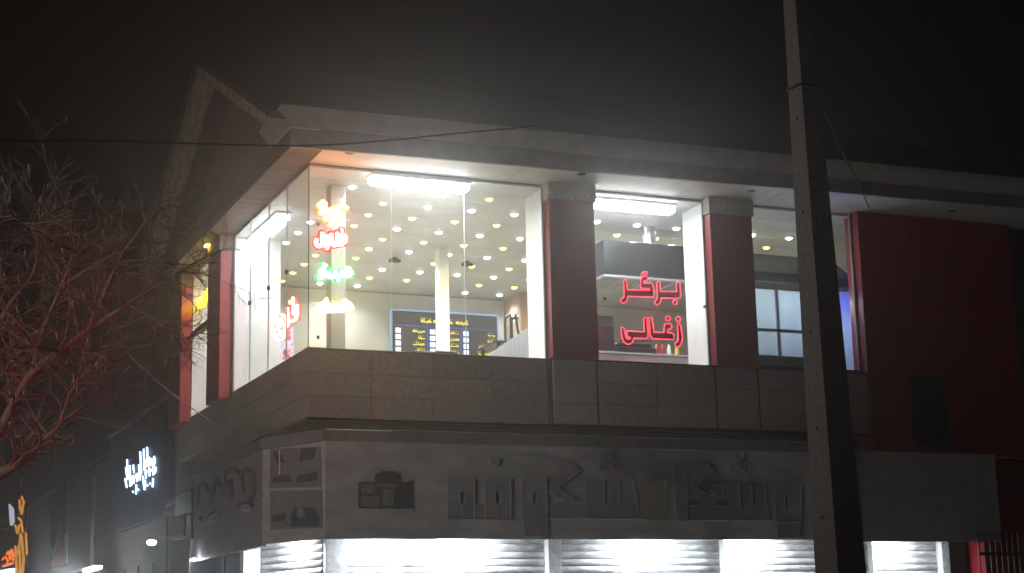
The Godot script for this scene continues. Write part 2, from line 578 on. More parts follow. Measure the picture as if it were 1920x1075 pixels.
func building() -> Node3D:
	var b := thing("corner_building", "two-storey corner building with glazed upper floor, maroon pillars and gabled roof", "building", Vector3(0, 0, 0))
	prism_y(b, "ground_floor_wall", [Vector2(-0.1, -2.1), Vector2(0.3, -0.35), Vector2(13.2, -0.35), Vector2(13.2, -8.9), Vector2(-0.1, -8.9)], 0.0, 4.77, M.wall_dark)
	box(b, "floor_slab", Vector3(0.02, 4.775, -8.85), Vector3(13.0, 4.95, -0.22), M.floor_tile)
	# parapet: core and stone slabs with open joints
	box(b, "parapet_core", Vector3(0.03, 4.78, -0.2), Vector3(3.88, 5.79, -0.03), M.joint)
	box(b, "parapet_core", Vector3(3.885, 4.78, -0.2), Vector3(10.6, 5.79, 0.11), M.joint)
	box(b, "parapet_core", Vector3(0.03, 4.78, -9.2), Vector3(0.2, 5.79, -0.205), M.joint)
	var rows := [[4.79, 5.105], [5.113, 5.445], [5.453, 5.80]]
	var stones := [M.stone, M.stone_warm, M.stone_dark]
	var cuts := [0.0, 0.98, 1.95, 2.92, 3.88]
	for i in 4:
		for r in rows:
			var o := rng.randf_range(-0.003, 0.003)
			box(b, "stone_slab", Vector3(cuts[i] + 0.004, r[0], -0.028), Vector3(cuts[i + 1] - 0.004, r[1], 0.008 + o), stones[rng.randi() % 3], 0.004)
	cuts = [3.885, 4.67, 5.74, 6.82, 7.63, 8.75, 9.90, 10.60]
	for i in 7:
		for r in rows:
			var o := rng.randf_range(-0.003, 0.003)
			var w := 0.03 if i in [0, 1, 3, 4, 6] else 0.004
			box(b, "stone_slab", Vector3(cuts[i] + w, r[0], 0.112), Vector3(cuts[i + 1] - 0.004, r[1], 0.15 + o), stones[rng.randi() % 3], 0.004)
	for i in 9:
		for r in rows:
			var o := rng.randf_range(-0.003, 0.003)
			var w := 0.012 if i in [4, 5, 7] else 0.004
			box(b, "stone_slab", Vector3(-0.008 + o, r[0], -1.022 * (i + 1) + w), Vector3(0.028, r[1], -1.022 * i - 0.03 * float(i == 0) - 0.004), stones[rng.randi() % 3], 0.004)
	box(b, "sill", Vector3(-0.012, 5.802, -0.2), Vector3(3.88, SILL, 0.014), M.stone_dark, 0.004)
	box(b, "sill", Vector3(3.886, 5.802, -0.2), Vector3(10.6, SILL - 0.006, 0.165), M.joint, 0.004)
	box(b, "sill", Vector3(-0.012, 5.802, -9.2), Vector3(0.2, SILL, -0.202), M.stone_dark, 0.004)
	box(b, "parapet_end_shade", Vector3(10.605, 4.60, -0.2), Vector3(11.4, 5.80, 0.212), M.black, 0.01)  # black block that paints the shadow past the end of the parapet
	# maroon pillars, capped in cream, on the gable side in brown, white-panelled on the inside
	for c in [[3.895, 4.70], [6.84, 7.65]]:
		var p := box(b, "pillar", Vector3(c[0], SILL - 0.004, -0.02), Vector3(c[1], 8.385, 0.20), M.maroon, 0.008)
		box(p, "pillar_cap", Vector3(c[0] - 0.025, 8.387, -0.015), Vector3(c[1] + 0.025, TOP - 0.002, 0.235), M.cap, 0.008)
		box(b, "pillar_lining", Vector3(c[0] + 0.004, SILL, -0.74), Vector3(c[1] - 0.004, 8.618, -0.025), M.white_panel)
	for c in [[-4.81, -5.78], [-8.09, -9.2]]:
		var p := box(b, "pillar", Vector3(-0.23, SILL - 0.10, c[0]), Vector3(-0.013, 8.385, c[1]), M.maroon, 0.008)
		box(p, "pillar_cap", Vector3(-0.255, 8.387, c[0] + 0.02), Vector3(0.0, TOP - 0.002, c[1]), M.gable_plaster, 0.008)  # shade under the eave put into the cap colour, brown instead of cream
		box(b, "pillar_lining", Vector3(0.005, SILL, c[0] - 0.01), Vector3(0.87, 8.618, c[1] + 0.01), M.white_panel)
	box(b, "end_wall", Vector3(9.80, 4.44, -0.2), Vector3(13.05, TOP - 0.002, 0.19), M.joint)
	for i in 3:
		for q in [[4.44, 5.812], [5.82, 7.24], [7.248, TOP - 0.002]]:
			box(b, "cladding_sheet", Vector3(9.79 + 1.09 * i, q[0], 0.191 if i > 0 else -0.199), Vector3(9.79 + 1.09 * (i + 1) - 0.007, q[1], 0.2 + rng.randf_range(0, 0.003)), M.maroon, 0.004)
	box(b, "back_wall", Vector3(0.0, 4.8, -8.85), Vector3(13.0, 8.6, -8.5), M.cream)
	box(b, "side_wall", Vector3(12.8, 4.955, -8.49), Vector3(13.0, 8.6, -0.205), M.cream)
	box(b, "side_wall", Vector3(0.0, 4.955, -9.2), Vector3(0.19, 8.6, -8.86), M.cream)
	# glass
	var x1: float = on_z(735, 500, 0).x
	var x2: float = on_z(872, 500, 0).x
	for c in [[0.006, x1], [x1, x2], [x2, 3.89], [4.72, 6.835], [7.67, 9.785]]:
		box(b, "glass_pane", Vector3(c[0] + 0.002, SILL + 0.001, -0.012), Vector3(c[1] - 0.002, TOP - 0.005, 0.0), M.glass)
	for x in [x1, x2]:
		box(b, "glass_seam", Vector3(x - 0.004, SILL, -0.016), Vector3(x + 0.004, TOP - 0.006, 0.003), M.frosted)
	box(b, "glass_seam", Vector3(-0.006, SILL, -0.006), Vector3(0.006, TOP - 0.006, 0.006), M.dark_metal)
	var zs := [0.0, on_x(537, 500, 0).z, on_x(503, 500, 0).z, on_x(469, 500, 0).z, -4.80]
	for i in 4:
		box(b, "glass_pane", Vector3(0.0, SILL + 0.001, zs[i] - 0.008), Vector3(0.012, TOP - 0.005, zs[i + 1] + 0.002), M.glass)
		if i > 0:
			box(b, "glass_seam", Vector3(-0.003, SILL, zs[i] - 0.005), Vector3(0.016, TOP - 0.006, zs[i] + 0.002), M.rib_grey)
	box(b, "glass_pane", Vector3(0.0, SILL + 0.001, -8.08), Vector3(0.012, TOP - 0.005, -5.79), M.glass)
	var my: float = on_x(376, 616, 0).y
	box(b, "transom", Vector3(-0.03, my - 0.05, -8.08), Vector3(0.05, my + 0.05, -5.79), M.dark_metal, 0.005)
	for q in [[466, 568], [501, 540], [535, 510]]:
		box(b, "glass_fitting", on_x(q[0], q[1], -0.02) - Vector3(0.006, 0.035, 0.03), on_x(q[0], q[1], -0.02) + Vector3(0.045, 0.035, 0.03), M.black, 0.008)
	for q in [[597, 420], [597, 632], [1135, 560], [1322, 575]]:
		box(b, "glass_fitting", on_z(q[0], q[1], 0.02) - Vector3(0.02, 0.025, 0.04), on_z(q[0], q[1], 0.02) + Vector3(0.02, 0.025, 0.006), M.black, 0.008)
	# frames at the pillars
	for x in [3.875, 6.82, 9.77]:
		box(b, "window_frame", Vector3(x - 0.018, SILL, -0.03), Vector3(x + 0.012, TOP - 0.006, 0.012), M.rib_grey)
	box(b, "window_frame", Vector3(7.66, SILL, -0.04), Vector3(9.75, SILL + 0.06, 0.014), M.dark_metal)
	box(b, "window_frame", Vector3(-0.012, SILL, -4.803), Vector3(0.03, TOP - 0.006, -4.775), M.dark_metal)
	# soffit of the long front, in panels with open joints
	var xs := [0.003, 1.62, 3.22, 4.88, 6.30, 7.9, 9.5, 11.1, 12.7, 14.2]
	for i in xs.size() - 1:
		var u: float = xs[i] + 0.005
		var v: float = xs[i + 1] - 0.005
		prism_y(b, "soffit_panel", [Vector2(u, -0.02), Vector2(v, -0.02), Vector2(v, overhang(v) - 0.08), Vector2(u, overhang(u) - 0.08)], TOP, TOP + 0.03, M.soffit)
	box(b, "soffit_backing", Vector3(0.0, TOP + 0.034, -0.1), Vector3(14.2, TOP + 0.05, 0.70), M.joint)
	for q in [[1409, 358], [1785, 396], [1090, 326], [655, 286]]:
		var s := on_y(q[0], q[1], TOP)
		cyl(b, "soffit_vent", s + Vector3(0, -0.004, 0), 0.07, 0.012, M.black)
	# lower fascia and crown moulding, mitred round the corner
	hexa(b, "fascia", [Vector3(-0.5, TOP - 0.02, 0.72), Vector3(-0.5, TOP - 0.02, 0.78), Vector3(14.2, TOP - 0.02, overhang(14.2)), Vector3(14.2, TOP - 0.02, overhang(14.2) - 0.06)],
		[Vector3(-0.5, 8.945, 0.72), Vector3(-0.5, 8.945, 0.78), Vector3(14.2, 8.835, overhang(14.2)), Vector3(14.2, 8.835, overhang(14.2) - 0.06)], M.fascia)
	crown(b)
	box(b, "drip_strip", Vector3(-0.512, 8.93, -0.05), Vector3(-0.5, 8.952, 0.79), M.flashing)
	box(b, "drip_strip", Vector3(-0.499, 8.93, 0.781), Vector3(0.02, 8.952, 0.80), M.flashing)
	# boards under the eave of the gable front
	var z := 0.715
	var k := 0
	while z > -9.4:
		var w := 0.30 + rng.randf_range(-0.01, 0.01)
		box(b, "soffit_board", Vector3(-0.495, TOP + rng.randf_range(0.0, 0.004), z - w + 0.008), Vector3(-0.004, TOP + 0.03, z), [M.brown_wood, M.brown_wood_b][k % 2])
		z -= w
		k += 1
	box(b, "eave_fascia", Vector3(-0.5, TOP - 0.02, -9.45), Vector3(-0.47, 8.945, 0.715), M.brown_wood_b)
	return b

func crown(b):
	var prof := [[0.0, 8.95], [0.012, 8.965], [0.012, 8.985], [0.03, 9.0], [0.055, 9.03], [0.085, 9.07], [0.125, 9.10], [0.155, 9.135], [0.165, 9.165], [0.165, 9.18], [0.185, 9.185], [0.185, 9.215], [0.19, 9.22], [0.0, 9.23]]
	var st := new_st()
	st.set_smooth_group(-1)
	var line := func(d, y): return [Vector3(-0.5 - d, y, -0.35), Vector3(-0.5 - d, y, 0.78 + d), Vector3(14.2, y - 0.11, overhang(14.2) + d)]
	for i in prof.size() - 1:
		var a: Array = line.call(prof[i][0], prof[i][1])
		var c: Array = line.call(prof[i + 1][0], prof[i + 1][1])
		for s in 2:
			for v in [a[s], c[s + 1], a[s + 1], a[s], c[s], c[s + 1]]:
				st.add_vertex(v)
	st.generate_normals()
	put(b, "crown_moulding", st.commit(), M.cornice)

# ---------------------------------------------------------------- gabled roof
func gable_roof(b):
	var rz := -4.5
	var near := Vector2(0.80, 8.86)    # z, y of the underside at the eaves
	var far := Vector2(-9.65, 8.86)
	var peak := Vector2(rz, 11.50)
	put(b, "roof", roof_mesh(near, far, peak), M.roof)
	# boxed rakes
	for e in [near.lerp(peak, 0.085), far]:
		hexa(b, "rake_beam", [Vector3(GABLE, e.y, e.x), Vector3(GABLE + 0.33, e.y, e.x), Vector3(GABLE + 0.33, e.y + 0.26, e.x), Vector3(GABLE, e.y + 0.26, e.x)],
			[Vector3(GABLE, peak.y, peak.x), Vector3(GABLE + 0.33, peak.y, peak.x), Vector3(GABLE + 0.33, peak.y + 0.26, peak.x), Vector3(GABLE, peak.y + 0.26, peak.x)], M.rake)
		# a raised bead along both edges of the underside
		for u in [GABLE + 0.0, GABLE + 0.29]:
			hexa(b, "rake_bead", [Vector3(u - 0.005, e.y - 0.03, e.x), Vector3(u + 0.045, e.y - 0.03, e.x), Vector3(u + 0.045, e.y - 0.002, e.x), Vector3(u - 0.005, e.y - 0.002, e.x)],
				[Vector3(u - 0.005, peak.y - 0.03, peak.x), Vector3(u + 0.045, peak.y - 0.03, peak.x), Vector3(u + 0.045, peak.y - 0.002, peak.x), Vector3(u - 0.005, peak.y - 0.002, peak.x)], M.rake)
	# planks under the overhang, running across it
	for e in [near, far]:
		var n := 22
		for i in n:
			var t0 := float(i) / n + 0.002
			var t1 := float(i + 1) / n - 0.002
			var p: Vector2 = e.lerp(peak, t0)
			var q: Vector2 = e.lerp(peak, t1)
			var d := 0.06 + 0.035 * float(i % 2)
			hexa(b, "plank", [Vector3(GABLE + 0.335, p.y + d, p.x), Vector3(-0.002, p.y + d, p.x), Vector3(-0.002, q.y + d, q.x), Vector3(GABLE + 0.335, q.y + d, q.x)],
				[Vector3(GABLE + 0.335, p.y + 0.18, p.x), Vector3(-0.002, p.y + 0.18, p.x), Vector3(-0.002, q.y + 0.18, q.x), Vector3(GABLE + 0.335, q.y + 0.18, q.x)], [M.brown_wood, M.brown_wood_b, M.brown_wood][i % 3])
	# the gable wall
	hexa(b, "gable_wall", [Vector3(0.0, TOP + 0.05, 0.0), Vector3(0.0, TOP + 0.05, -9.2), Vector3(0.0, 9.05, -9.2), Vector3(0.0, peak.y + 0.14, peak.x), Vector3(0.0, 9.10, 0.0)],
		[Vector3(0.2, TOP + 0.05, 0.0), Vector3(0.2, TOP + 0.05, -9.2), Vector3(0.2, 9.05, -9.2), Vector3(0.2, peak.y + 0.14, peak.x), Vector3(0.2, 9.10, 0.0)], M.gable_plaster)

func roof_mesh(near: Vector2, far: Vector2, peak: Vector2) -> Mesh:
	var st := new_st()
	st.set_smooth_group(-1)
	for e in [near, far]:
		var a := [Vector3(GABLE - 0.06, e.y + 0.19, e.x), Vector3(14.2, e.y + 0.19, e.x), Vector3(14.2, peak.y + 0.19, peak.x), Vector3(GABLE - 0.06, peak.y + 0.19, peak.x)]
		var c := []
		for p in a:
			c.append(p + Vector3(0, 0.11, 0))
		var mid := Vector3.ZERO
		for p in a + c:
			mid += p / 8.0
		var faces := [a, c]
		for i in 4:
			var j := (i + 1) % 4
			faces.append([a[i], a[j], c[j], c[i]])
		for f in faces:
			var m: Vector3 = (f[0] + f[1] + f[2] + f[3]) / 4.0
			var q: Array = f.duplicate()
			if (q[1] - q[0]).cross(q[2] - q[0]).dot(m - mid) > 0:
				q.reverse()
			for v in [q[0], q[1], q[2], q[0], q[2], q[3]]:
				st.add_vertex(v)
	st.generate_normals()
	return st.commit()

# ---------------------------------------------------------------- inside the restaurant
func interior(b):
	# ceiling boards
	var z := -0.03
	var k := 0
	while z > -8.5:
		box(b, "ceiling_board", Vector3(0.016, 8.62 + 0.002 * (k % 2), z - 0.296), Vector3(12.79, 8.655, z), M.ceiling)
		z -= 0.30
		k += 1
	box(b, "ceiling_slab", Vector3(0.016, 8.72, -8.84), Vector3(13.0, 8.8, -0.03), M.joint)
	# free-standing square columns
	var c := on_y(828, 466, 8.62)
	box(b, "inner_column", Vector3(c.x - 0.05, 4.955, c.z - 0.24), Vector3(c.x + 0.14, 8.617, c.z), M.white_panel, 0.01)
	var c2 := on_z(634, 480, -0.9)
	box(b, "inner_column", Vector3(c2.x - 0.12, 4.955, -1.15), Vector3(c2.x + 0.12, 8.617, -0.9), M.column_grey, 0.01)
	var c3 := on_z(982, 560, -7.6)
	box(b, "brick_pier", Vector3(c3.x - 0.08, 4.955, -8.495), Vector3(c3.x + 0.5, 8.617, -7.6), M.brick_pale, 0.01)
	# recessed downlights: a grid 0.79 m apart, white and yellow rows by turns
	var dome := SphereMesh.new()
	dome.radius = 0.062
	dome.height = 0.085
	dome.radial_segments = 16
	dome.rings = 8
	for i in 13:
		for j in 10:
			var p := Vector3(0.97 + 0.785 * i, 8.62, -0.9 - 0.787 * j)
			if i == 0 and j in [1, 2] or i == 12:
				continue
			if p.distance_to(Vector3(c.x, 8.62, c.z - 0.13)) < 0.3 or (i == 1 and j == 0) or (i > 4 and j == 0):
				continue
			if p.z < -7.5 and (i > 7 or i == 0):
				continue
			if i in [4, 5] and j == 9 or i > 8 and j > 3:
				continue
			var white: bool = i == 0 or (j % 2 == 1 and i != 1)
			var d := thing("ceiling_downlight", "small round white downlight in the restaurant ceiling" if white else "small round yellow downlight in the restaurant ceiling", "downlight", p, "white ceiling downlights" if white else "yellow ceiling downlights")
			var ring := TorusMesh.new()
			ring.inner_radius = 0.056
			ring.outer_radius = 0.078
			ring.rings = 16
			ring.ring_segments = 6
			put(d, "trim_ring", ring, M.white_panel, p + Vector3(0, -0.004, 0))
			put(d, "lamp_lens", dome, M.lamp_white if white else M.lamp_yellow, p + Vector3(0, -0.004, 0))
			spot(d, p + Vector3(0, -0.06, 0), Vector3.DOWN, Color(0.97, 1.0, 0.99) if white else Color(1.0, 0.90, 0.62), 3.2 if white else 1.25, 70.0)
	# bright linear fittings just inside the glass
	linear_lamp("bright linear ceiling lamp above the wide corner window", on_y(707, 330, 8.6), on_y(866, 343, 8.6), 16.0)
	linear_lamp("bright linear ceiling lamp above the window with the red burger neon", on_y(1095, 372, 8.6), on_y(1258, 382, 8.6), 11.0)
	linear_lamp("bright linear ceiling lamp above the glass of the gable front", on_x(528, 378, 0.35), on_x(478, 424, 0.35), 7.5)
	linear_lamp("short bright ceiling lamp in the far window of the gable front", Vector3(0.6, 8.6, -6.3), Vector3(0.6, 8.6, -7.3), 5.0)

func linear_lamp(label, a: Vector3, c: Vector3, energy):
	a.y = 8.6
	c.y = 8.6
	if absf(a.x - c.x) > absf(a.z - c.z):
		c.z = a.z
	else:
		c.x = a.x
	var mid := (a + c) / 2.0
	var t := thing("linear_lamp", label, "ceiling lamp", mid)
	var h := Vector3(0.13, 0, 0.13)
	var lo := Vector3(minf(a.x, c.x), 8.6, minf(a.z, c.z)) - h
	var hi := Vector3(maxf(a.x, c.x), 8.6, maxf(a.z, c.z)) + h
	box(t, "housing", Vector3(lo.x, 8.575, lo.z), Vector3(hi.x, 8.616, hi.z), M.white_panel, 0.005)
	box(t, "diffuser_lamp", Vector3(lo.x + 0.012, 8.46, lo.z + 0.012), Vector3(hi.x - 0.012, 8.573, hi.z - 0.012), M.tube_white, 0.04)
	var along := (c - a).normalized()
	area(t, mid + Vector3(0, -0.15, 0), Vector3.DOWN, along, Vector2(a.distance_to(c), 0.22), Color(0.93, 0.98, 1.0), energy)

# ---------------------------------------------------------------- signs over the ground-floor shops
const CH_A := Vector2(-0.62, -0.2)
const CH_B := Vector2(-0.05, 1.05)

func rects(list: Array, ox, oy, k) -> Array:
	var out := []
	for r in list:
		out.append([Vector2(ox + r[0] / k, oy + r[1] / k), Vector2(ox + r[2] / k, oy + r[1] / k), Vector2(ox + r[2] / k, oy + r[3] / k), Vector2(ox + r[0] / k, oy + r[3] / k)])
	return out

func frame_poly(x0, y0, x1, y1, hx0, hy0, hx1, hy1) -> Array:   # a ring, cut open by a hair line so that it stays one outline
	return [Vector2(x0, y0), Vector2(x1, y0), Vector2(x1, y1), Vector2((hx0 + hx1) / 2 + 0.5, y1), Vector2((hx0 + hx1) / 2 + 0.5, hy1), Vector2(hx1, hy1), Vector2(hx1, hy0), Vector2(hx0, hy0), Vector2(hx0, hy1), Vector2((hx0 + hx1) / 2 - 0.5, hy1), Vector2((hx0 + hx1) / 2 - 0.5, y1), Vector2(x0, y1)]

func scaled(poly: Array, ox, oy, k) -> Array:
	var out := []
	for p in poly:
		out.append(Vector2(ox + p.x / k, oy + p.y / k))
	return out

func circle(cx, cy, r, n = 14) -> Array:
	var out := []
	for i in n:
		out.append(Vector2(cx + r * cos(TAU * i / n), cy + r * sin(TAU * i / n)))
	return out

func channel_letter(t, poly: Array, m = null):
	var face := func(px, py): return on_z(px, py, 1.06)
	var o := slab_poly(t, "letter", poly, face, Vector3(0, 0, 0.04), m if m else M.letter)
	var rim := []
	for p in poly:
		rim.append(on_z(p.x, p.y, 1.10) + Vector3(0, 0, 0.003))
	tube(o, "letter_edge", rim, 0.009, M.letter_rim, -1.0, 4, true)

func shop_signs():
	var t := thing("fascia_sign", "long grey shop fascia with unlit raised letters wrapping the street corner", "shop sign", Vector3(4.0, 2.95, 1.0))
	box(t, "face_panel", Vector3(-0.05, 2.95, 1.0), Vector3(8.35, 4.31, 1.055), M.sign_grey)
	prism_y(t, "face_panel", [CH_A, CH_B, CH_B + Vector2(0.05, -0.03), CH_A + Vector2(0.06, 0.0)], 2.95, 4.31, M.sign_grey)
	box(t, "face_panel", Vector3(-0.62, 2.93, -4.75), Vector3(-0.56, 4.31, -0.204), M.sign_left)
	prism_y(t, "soffit", [Vector2(-0.55, -4.7), Vector2(-0.55, -0.15), Vector2(0.02, 0.99), Vector2(8.35, 0.99), Vector2(8.35, -0.34), Vector2(0.3, -0.34), Vector2(-0.1, -2.1), Vector2(-0.1, -4.7)], 3.22, 3.26, M.white_panel)
	# cap with a bright folded edge
	box(t, "cap", Vector3(-0.05, 4.312, -0.3), Vector3(8.37, 4.48, 1.09), M.fascia, 0.01)
	prism_y(t, "cap", [CH_A + Vector2(-0.035, 0), CH_B + Vector2(-0.035, 0.03), Vector2(-0.052, -0.3), Vector2(-0.052, -1.5), Vector2(-0.3, -1.5)], 4.312, 4.478, M.fascia)
	box(t, "cap", Vector3(-0.655, 4.312, -4.77), Vector3(-0.11, 4.476, -0.202), M.fascia, 0.01)
	box(t, "cap_edge", Vector3(0.9, 4.481, 1.07), Vector3(8.37, 4.492, 1.094), M.flashing)
	box(t, "cap_edge", Vector3(-0.66, 4.478, -4.77), Vector3(-0.64, 4.488, -0.7), M.cornice)
	box(t, "bottom_edge", Vector3(-0.625, 2.918, -4.75), Vector3(-0.555, 2.928, -0.204), M.flashing)
	# the long front: raised letters
	var ox := 820.0
	var oy := 820.0
	var k := 4.8
	channel_letter(t, scaled(frame_poly(90, 375, 335, 735, 200, 490, 255, 600), ox, oy, k))
	channel_letter(t, scaled([Vector2(337, 600), Vector2(432, 600), Vector2(432, 735), Vector2(337, 735)], ox, oy, k))
	channel_letter(t, scaled(frame_poly(434, 375, 660, 735, 520, 490, 572, 600), ox, oy, k))
	channel_letter(t, circle(ox + 515 / k, oy + 215 / k, 9))
	channel_letter(t, scaled(frame_poly(765, 375, 985, 738, 852, 495, 897, 600), ox, oy, k))
	channel_letter(t, scaled([Vector2(785, 742), Vector2(990, 742), Vector2(990, 870), Vector2(960, 898), Vector2(785, 898)], ox, oy, k))
	channel_letter(t, scaled([Vector2(1000, 430), Vector2(1210, 245), Vector2(1292, 300), Vector2(1085, 455), Vector2(1225, 540), Vector2(1225, 585), Vector2(1395, 590), Vector2(1395, 730), Vector2(1000, 730), Vector2(1000, 595), Vector2(1150, 585), Vector2(1000, 490)], ox, oy, k))
	channel_letter(t, scaled([Vector2(1330, 400), Vector2(1500, 385), Vector2(1505, 600), Vector2(1535, 600), Vector2(1540, 400), Vector2(1630, 400), Vector2(1632, 600), Vector2(1650, 600), Vector2(1652, 385), Vector2(1760, 385), Vector2(1800, 600), Vector2(1800, 735), Vector2(1400, 735), Vector2(1398, 590), Vector2(1330, 590)], ox, oy, k))
	for q in [[1540, 140], [1495, 258], [1600, 262]]:
		channel_letter(t, circle(ox + q[0] / k, oy + q[1] / k, 9.5))
	ox = 1180.0
	channel_letter(t, scaled([Vector2(105, 395), Vector2(330, 395), Vector2(330, 740), Vector2(105, 740)], ox, oy, k), M.letter_beige)
	channel_letter(t, scaled([Vector2(405, 260), Vector2(505, 260), Vector2(520, 640), Vector2(520, 752), Vector2(425, 752), Vector2(415, 600)], ox, oy, k))
	channel_letter(t, scaled([Vector2(530, 420), Vector2(700, 240), Vector2(770, 300), Vector2(610, 460), Vector2(780, 545), Vector2(780, 620), Vector2(880, 625), Vector2(880, 750), Vector2(530, 750), Vector2(530, 620), Vector2(680, 615), Vector2(530, 500)], ox, oy, k))
	channel_letter(t, scaled([Vector2(740, 430), Vector2(850, 420), Vector2(850, 520), Vector2(790, 535), Vector2(735, 490)], ox, oy, k))
	channel_letter(t, scaled([Vector2(885, 415), Vector2(985, 415), Vector2(1000, 635), Vector2(1030, 635), Vector2(1030, 425), Vector2(1100, 425), Vector2(1110, 635), Vector2(1140, 635), Vector2(1140, 420), Vector2(1215, 420), Vector2(1235, 640), Vector2(1260, 750), Vector2(885, 750)], ox, oy, k))
	for q in [[985, 165], [938, 282], [1045, 278]]:
		channel_letter(t, circle(ox + q[0] / k, oy + q[1] / k, 9.5))
	channel_letter(t, scaled(frame_poly(1310, 425, 1545, 760, 1395, 530, 1432, 640), ox, oy, k))
	channel_letter(t, scaled([Vector2(1310, 764), Vector2(1540, 764), Vector2(1540, 900), Vector2(1330, 915)], ox, oy, k))
	# emblem plate: a dome over a printed block
	var flat := func(px, py): return on_z(px, py, 1.06)
	var pl := slab_poly(t, "emblem_plate", [Vector2(672, 904), Vector2(702, 904), Vector2(703, 890), Vector2(716, 884), Vector2(738, 884), Vector2(750, 890), Vector2(751, 904), Vector2(762, 905), Vector2(772, 900), Vector2(774, 954), Vector2(672, 955)], flat, Vector3(0, 0, 0.02), M.print_dark)
	for q in [[677, 908, 702, 926], [706, 908, 742, 914], [676, 930, 712, 950], [716, 918, 738, 948]]:
		slab_poly(pl, "emblem_block", rects([q], 0, 0, 1)[0], func(px, py): return on_z(px, py, 1.082), Vector3(0, 0, 0.006), M.poster_paper)
	box(pl, "emblem_base", on_z(672, 957, 1.06), on_z(774, 955, 1.06) + Vector3(0, 0, 0.03), M.letter_rim)
	# printed sheets on the splayed corner
	var ch_n := Vector3(-(CH_B.y - CH_A.y), 0, CH_B.x - CH_A.x).normalized()
	var corner := func(px, py): return on_wall(px, py, CH_A, CH_B) + ch_n * 0.006
	var corner2 := func(px, py): return on_wall(px, py, CH_A, CH_B) + ch_n * 0.016
	var p1 := slab_poly(t, "printed_sheet", [Vector2(507, 842), Vector2(602, 838), Vector2(603, 914), Vector2(507, 916)], corner, ch_n * 0.008, M.poster_paper)
	var p2 := slab_poly(t, "printed_sheet", [Vector2(507, 921), Vector2(604, 919), Vector2(605, 990), Vector2(508, 994)], corner, ch_n * 0.008, M.poster_paper)
	for q in [[566, 842, 596, 840, 590, 862, 562, 866], [514, 895, 545, 890, 548, 904, 513, 906], [560, 892, 597, 884, 597, 902, 556, 906], [512, 850, 522, 846, 536, 866, 522, 870]]:
		slab_poly(p1, "print_patch", [Vector2(q[0], q[1]), Vector2(q[2], q[3]), Vector2(q[4], q[5]), Vector2(q[6], q[7])], corner2, ch_n * 0.004, M.print_dark)
	slab_poly(p2, "print_patch", [Vector2(546, 988), Vector2(548, 962), Vector2(553, 950), Vector2(560, 952), Vector2(556, 966), Vector2(566, 974), Vector2(574, 966), Vector2(570, 952), Vector2(590, 952), Vector2(600, 970), Vector2(598, 986)], corner2, ch_n * 0.004, M.print_blue)
	slab_poly(p2, "print_patch", [Vector2(512, 968), Vector2(538, 962), Vector2(536, 976), Vector2(514, 980)], corner2, ch_n * 0.004, M.print_dark)
	tube(t, "cable", [corner2.call(525, 846), corner2.call(526, 866), corner2.call(525, 890)], 0.012, M.flashing)
	# painted lettering on the gable-side face
	var side := func(px, py): return on_x(px, py, -0.628)
	for s in [[[372, 950], [374, 915], [384, 905], [392, 922], [402, 918], [408, 900], [418, 916], [430, 905]], [[424, 905], [426, 884], [440, 880], [452, 890], [462, 880], [470, 884]], [[478, 880], [478, 925], [470, 935]], [[400, 912], [402, 940]], [[434, 900], [438, 932]], [[455, 895], [458, 922]], [[392, 972], [404, 962], [414, 964]], [[448, 950], [462, 944], [474, 948]], [[374, 974], [379, 973]]]:
		stroke(t, "painted_letter", s, side, 0.045, M.print_dark)
	for s in [[[388, 979], [402, 978]], [[454, 957], [468, 957]]]:
		stroke(t, "painted_letter", s, side, 0.012, M.flashing)
	var dot := on_wall(493, 937, CH_A, CH_B)
	cyl(t, "screw_cover", dot + ch_n * 0.01, 0.02, 0.02, M.flashing)

func stroke(parent, called, pts: Array, place: Callable, r, m, sides = 6) -> MeshInstance3D:
	var flat := []
	for p in pts:
		flat.append(Vector2(p[0], p[1]))
	if flat.size() > 2:
		flat = smooth(flat, 4)
	var line := []
	for p in flat:
		line.append(place.call(p.x, p.y))
	return tube(parent, called, line, r, m, -1.0, sides)

# ---------------------------------------------------------------- roller shutters
func shutter(label, a: Vector2, b: Vector2):
	var t := thing("roller_shutter", label, "roller shutter", Vector3((a.x + b.x) / 2, 0, (a.y + b.y) / 2), "roller shutters under the grey fascia")
	var along := Vector3(b.x - a.x, 0, b.y - a.y)
	var n := Vector3(-along.z, 0, along.x).normalized()
	if n.z < 0:
		n = -n
	var w := along.length()
	var prof := []
	var st := new_st()
	st.set_smooth_group(1)
	var pitch := 0.112
	var rows := 6
	for i in rows + 1:
		var f := float(i) / rows
		prof.append(Vector2(0.002 + 0.014 * sin(PI * f), (pitch - 0.012) * f))
	prof.append(Vector2(-0.008, pitch - 0.012))
	prof.append(Vector2(-0.008, pitch))
	var x := along.normalized()
	for i in prof.size() - 1:
		var p: Vector3 = -x * w / 2 + n * prof[i].x + Vector3.UP * prof[i].y
		var q: Vector3 = -x * w / 2 + n * prof[i + 1].x + Vector3.UP * prof[i + 1].y
		for v in [p, q + x * w, p + x * w, p, q, q + x * w]:
			st.add_vertex(v)
	st.generate_normals()
	var mesh := st.commit()
	for i in 28:
		var o := put(t, "slat", mesh, [M.shutter, M.shutter_b, M.shutter][i % 3], t.position + Vector3(rng.randf_range(-0.003, 0.003), 0.05 + pitch * i, rng.randf_range(-0.002, 0.002)))
	box_turned(t, "bottom_rail", t.position + Vector3(0, 0.03, 0) + n * 0.01, Vector3(w, 0.06, 0.05), x, M.dark_metal)
	return n

func box_turned(parent, called, at: Vector3, size: Vector3, x: Vector3, m):
	var bm := BoxMesh.new()
	bm.size = size
	var o := put(parent, called, bm, m, at)
	o.basis = Basis(x, Vector3.UP, x.cross(Vector3.UP))

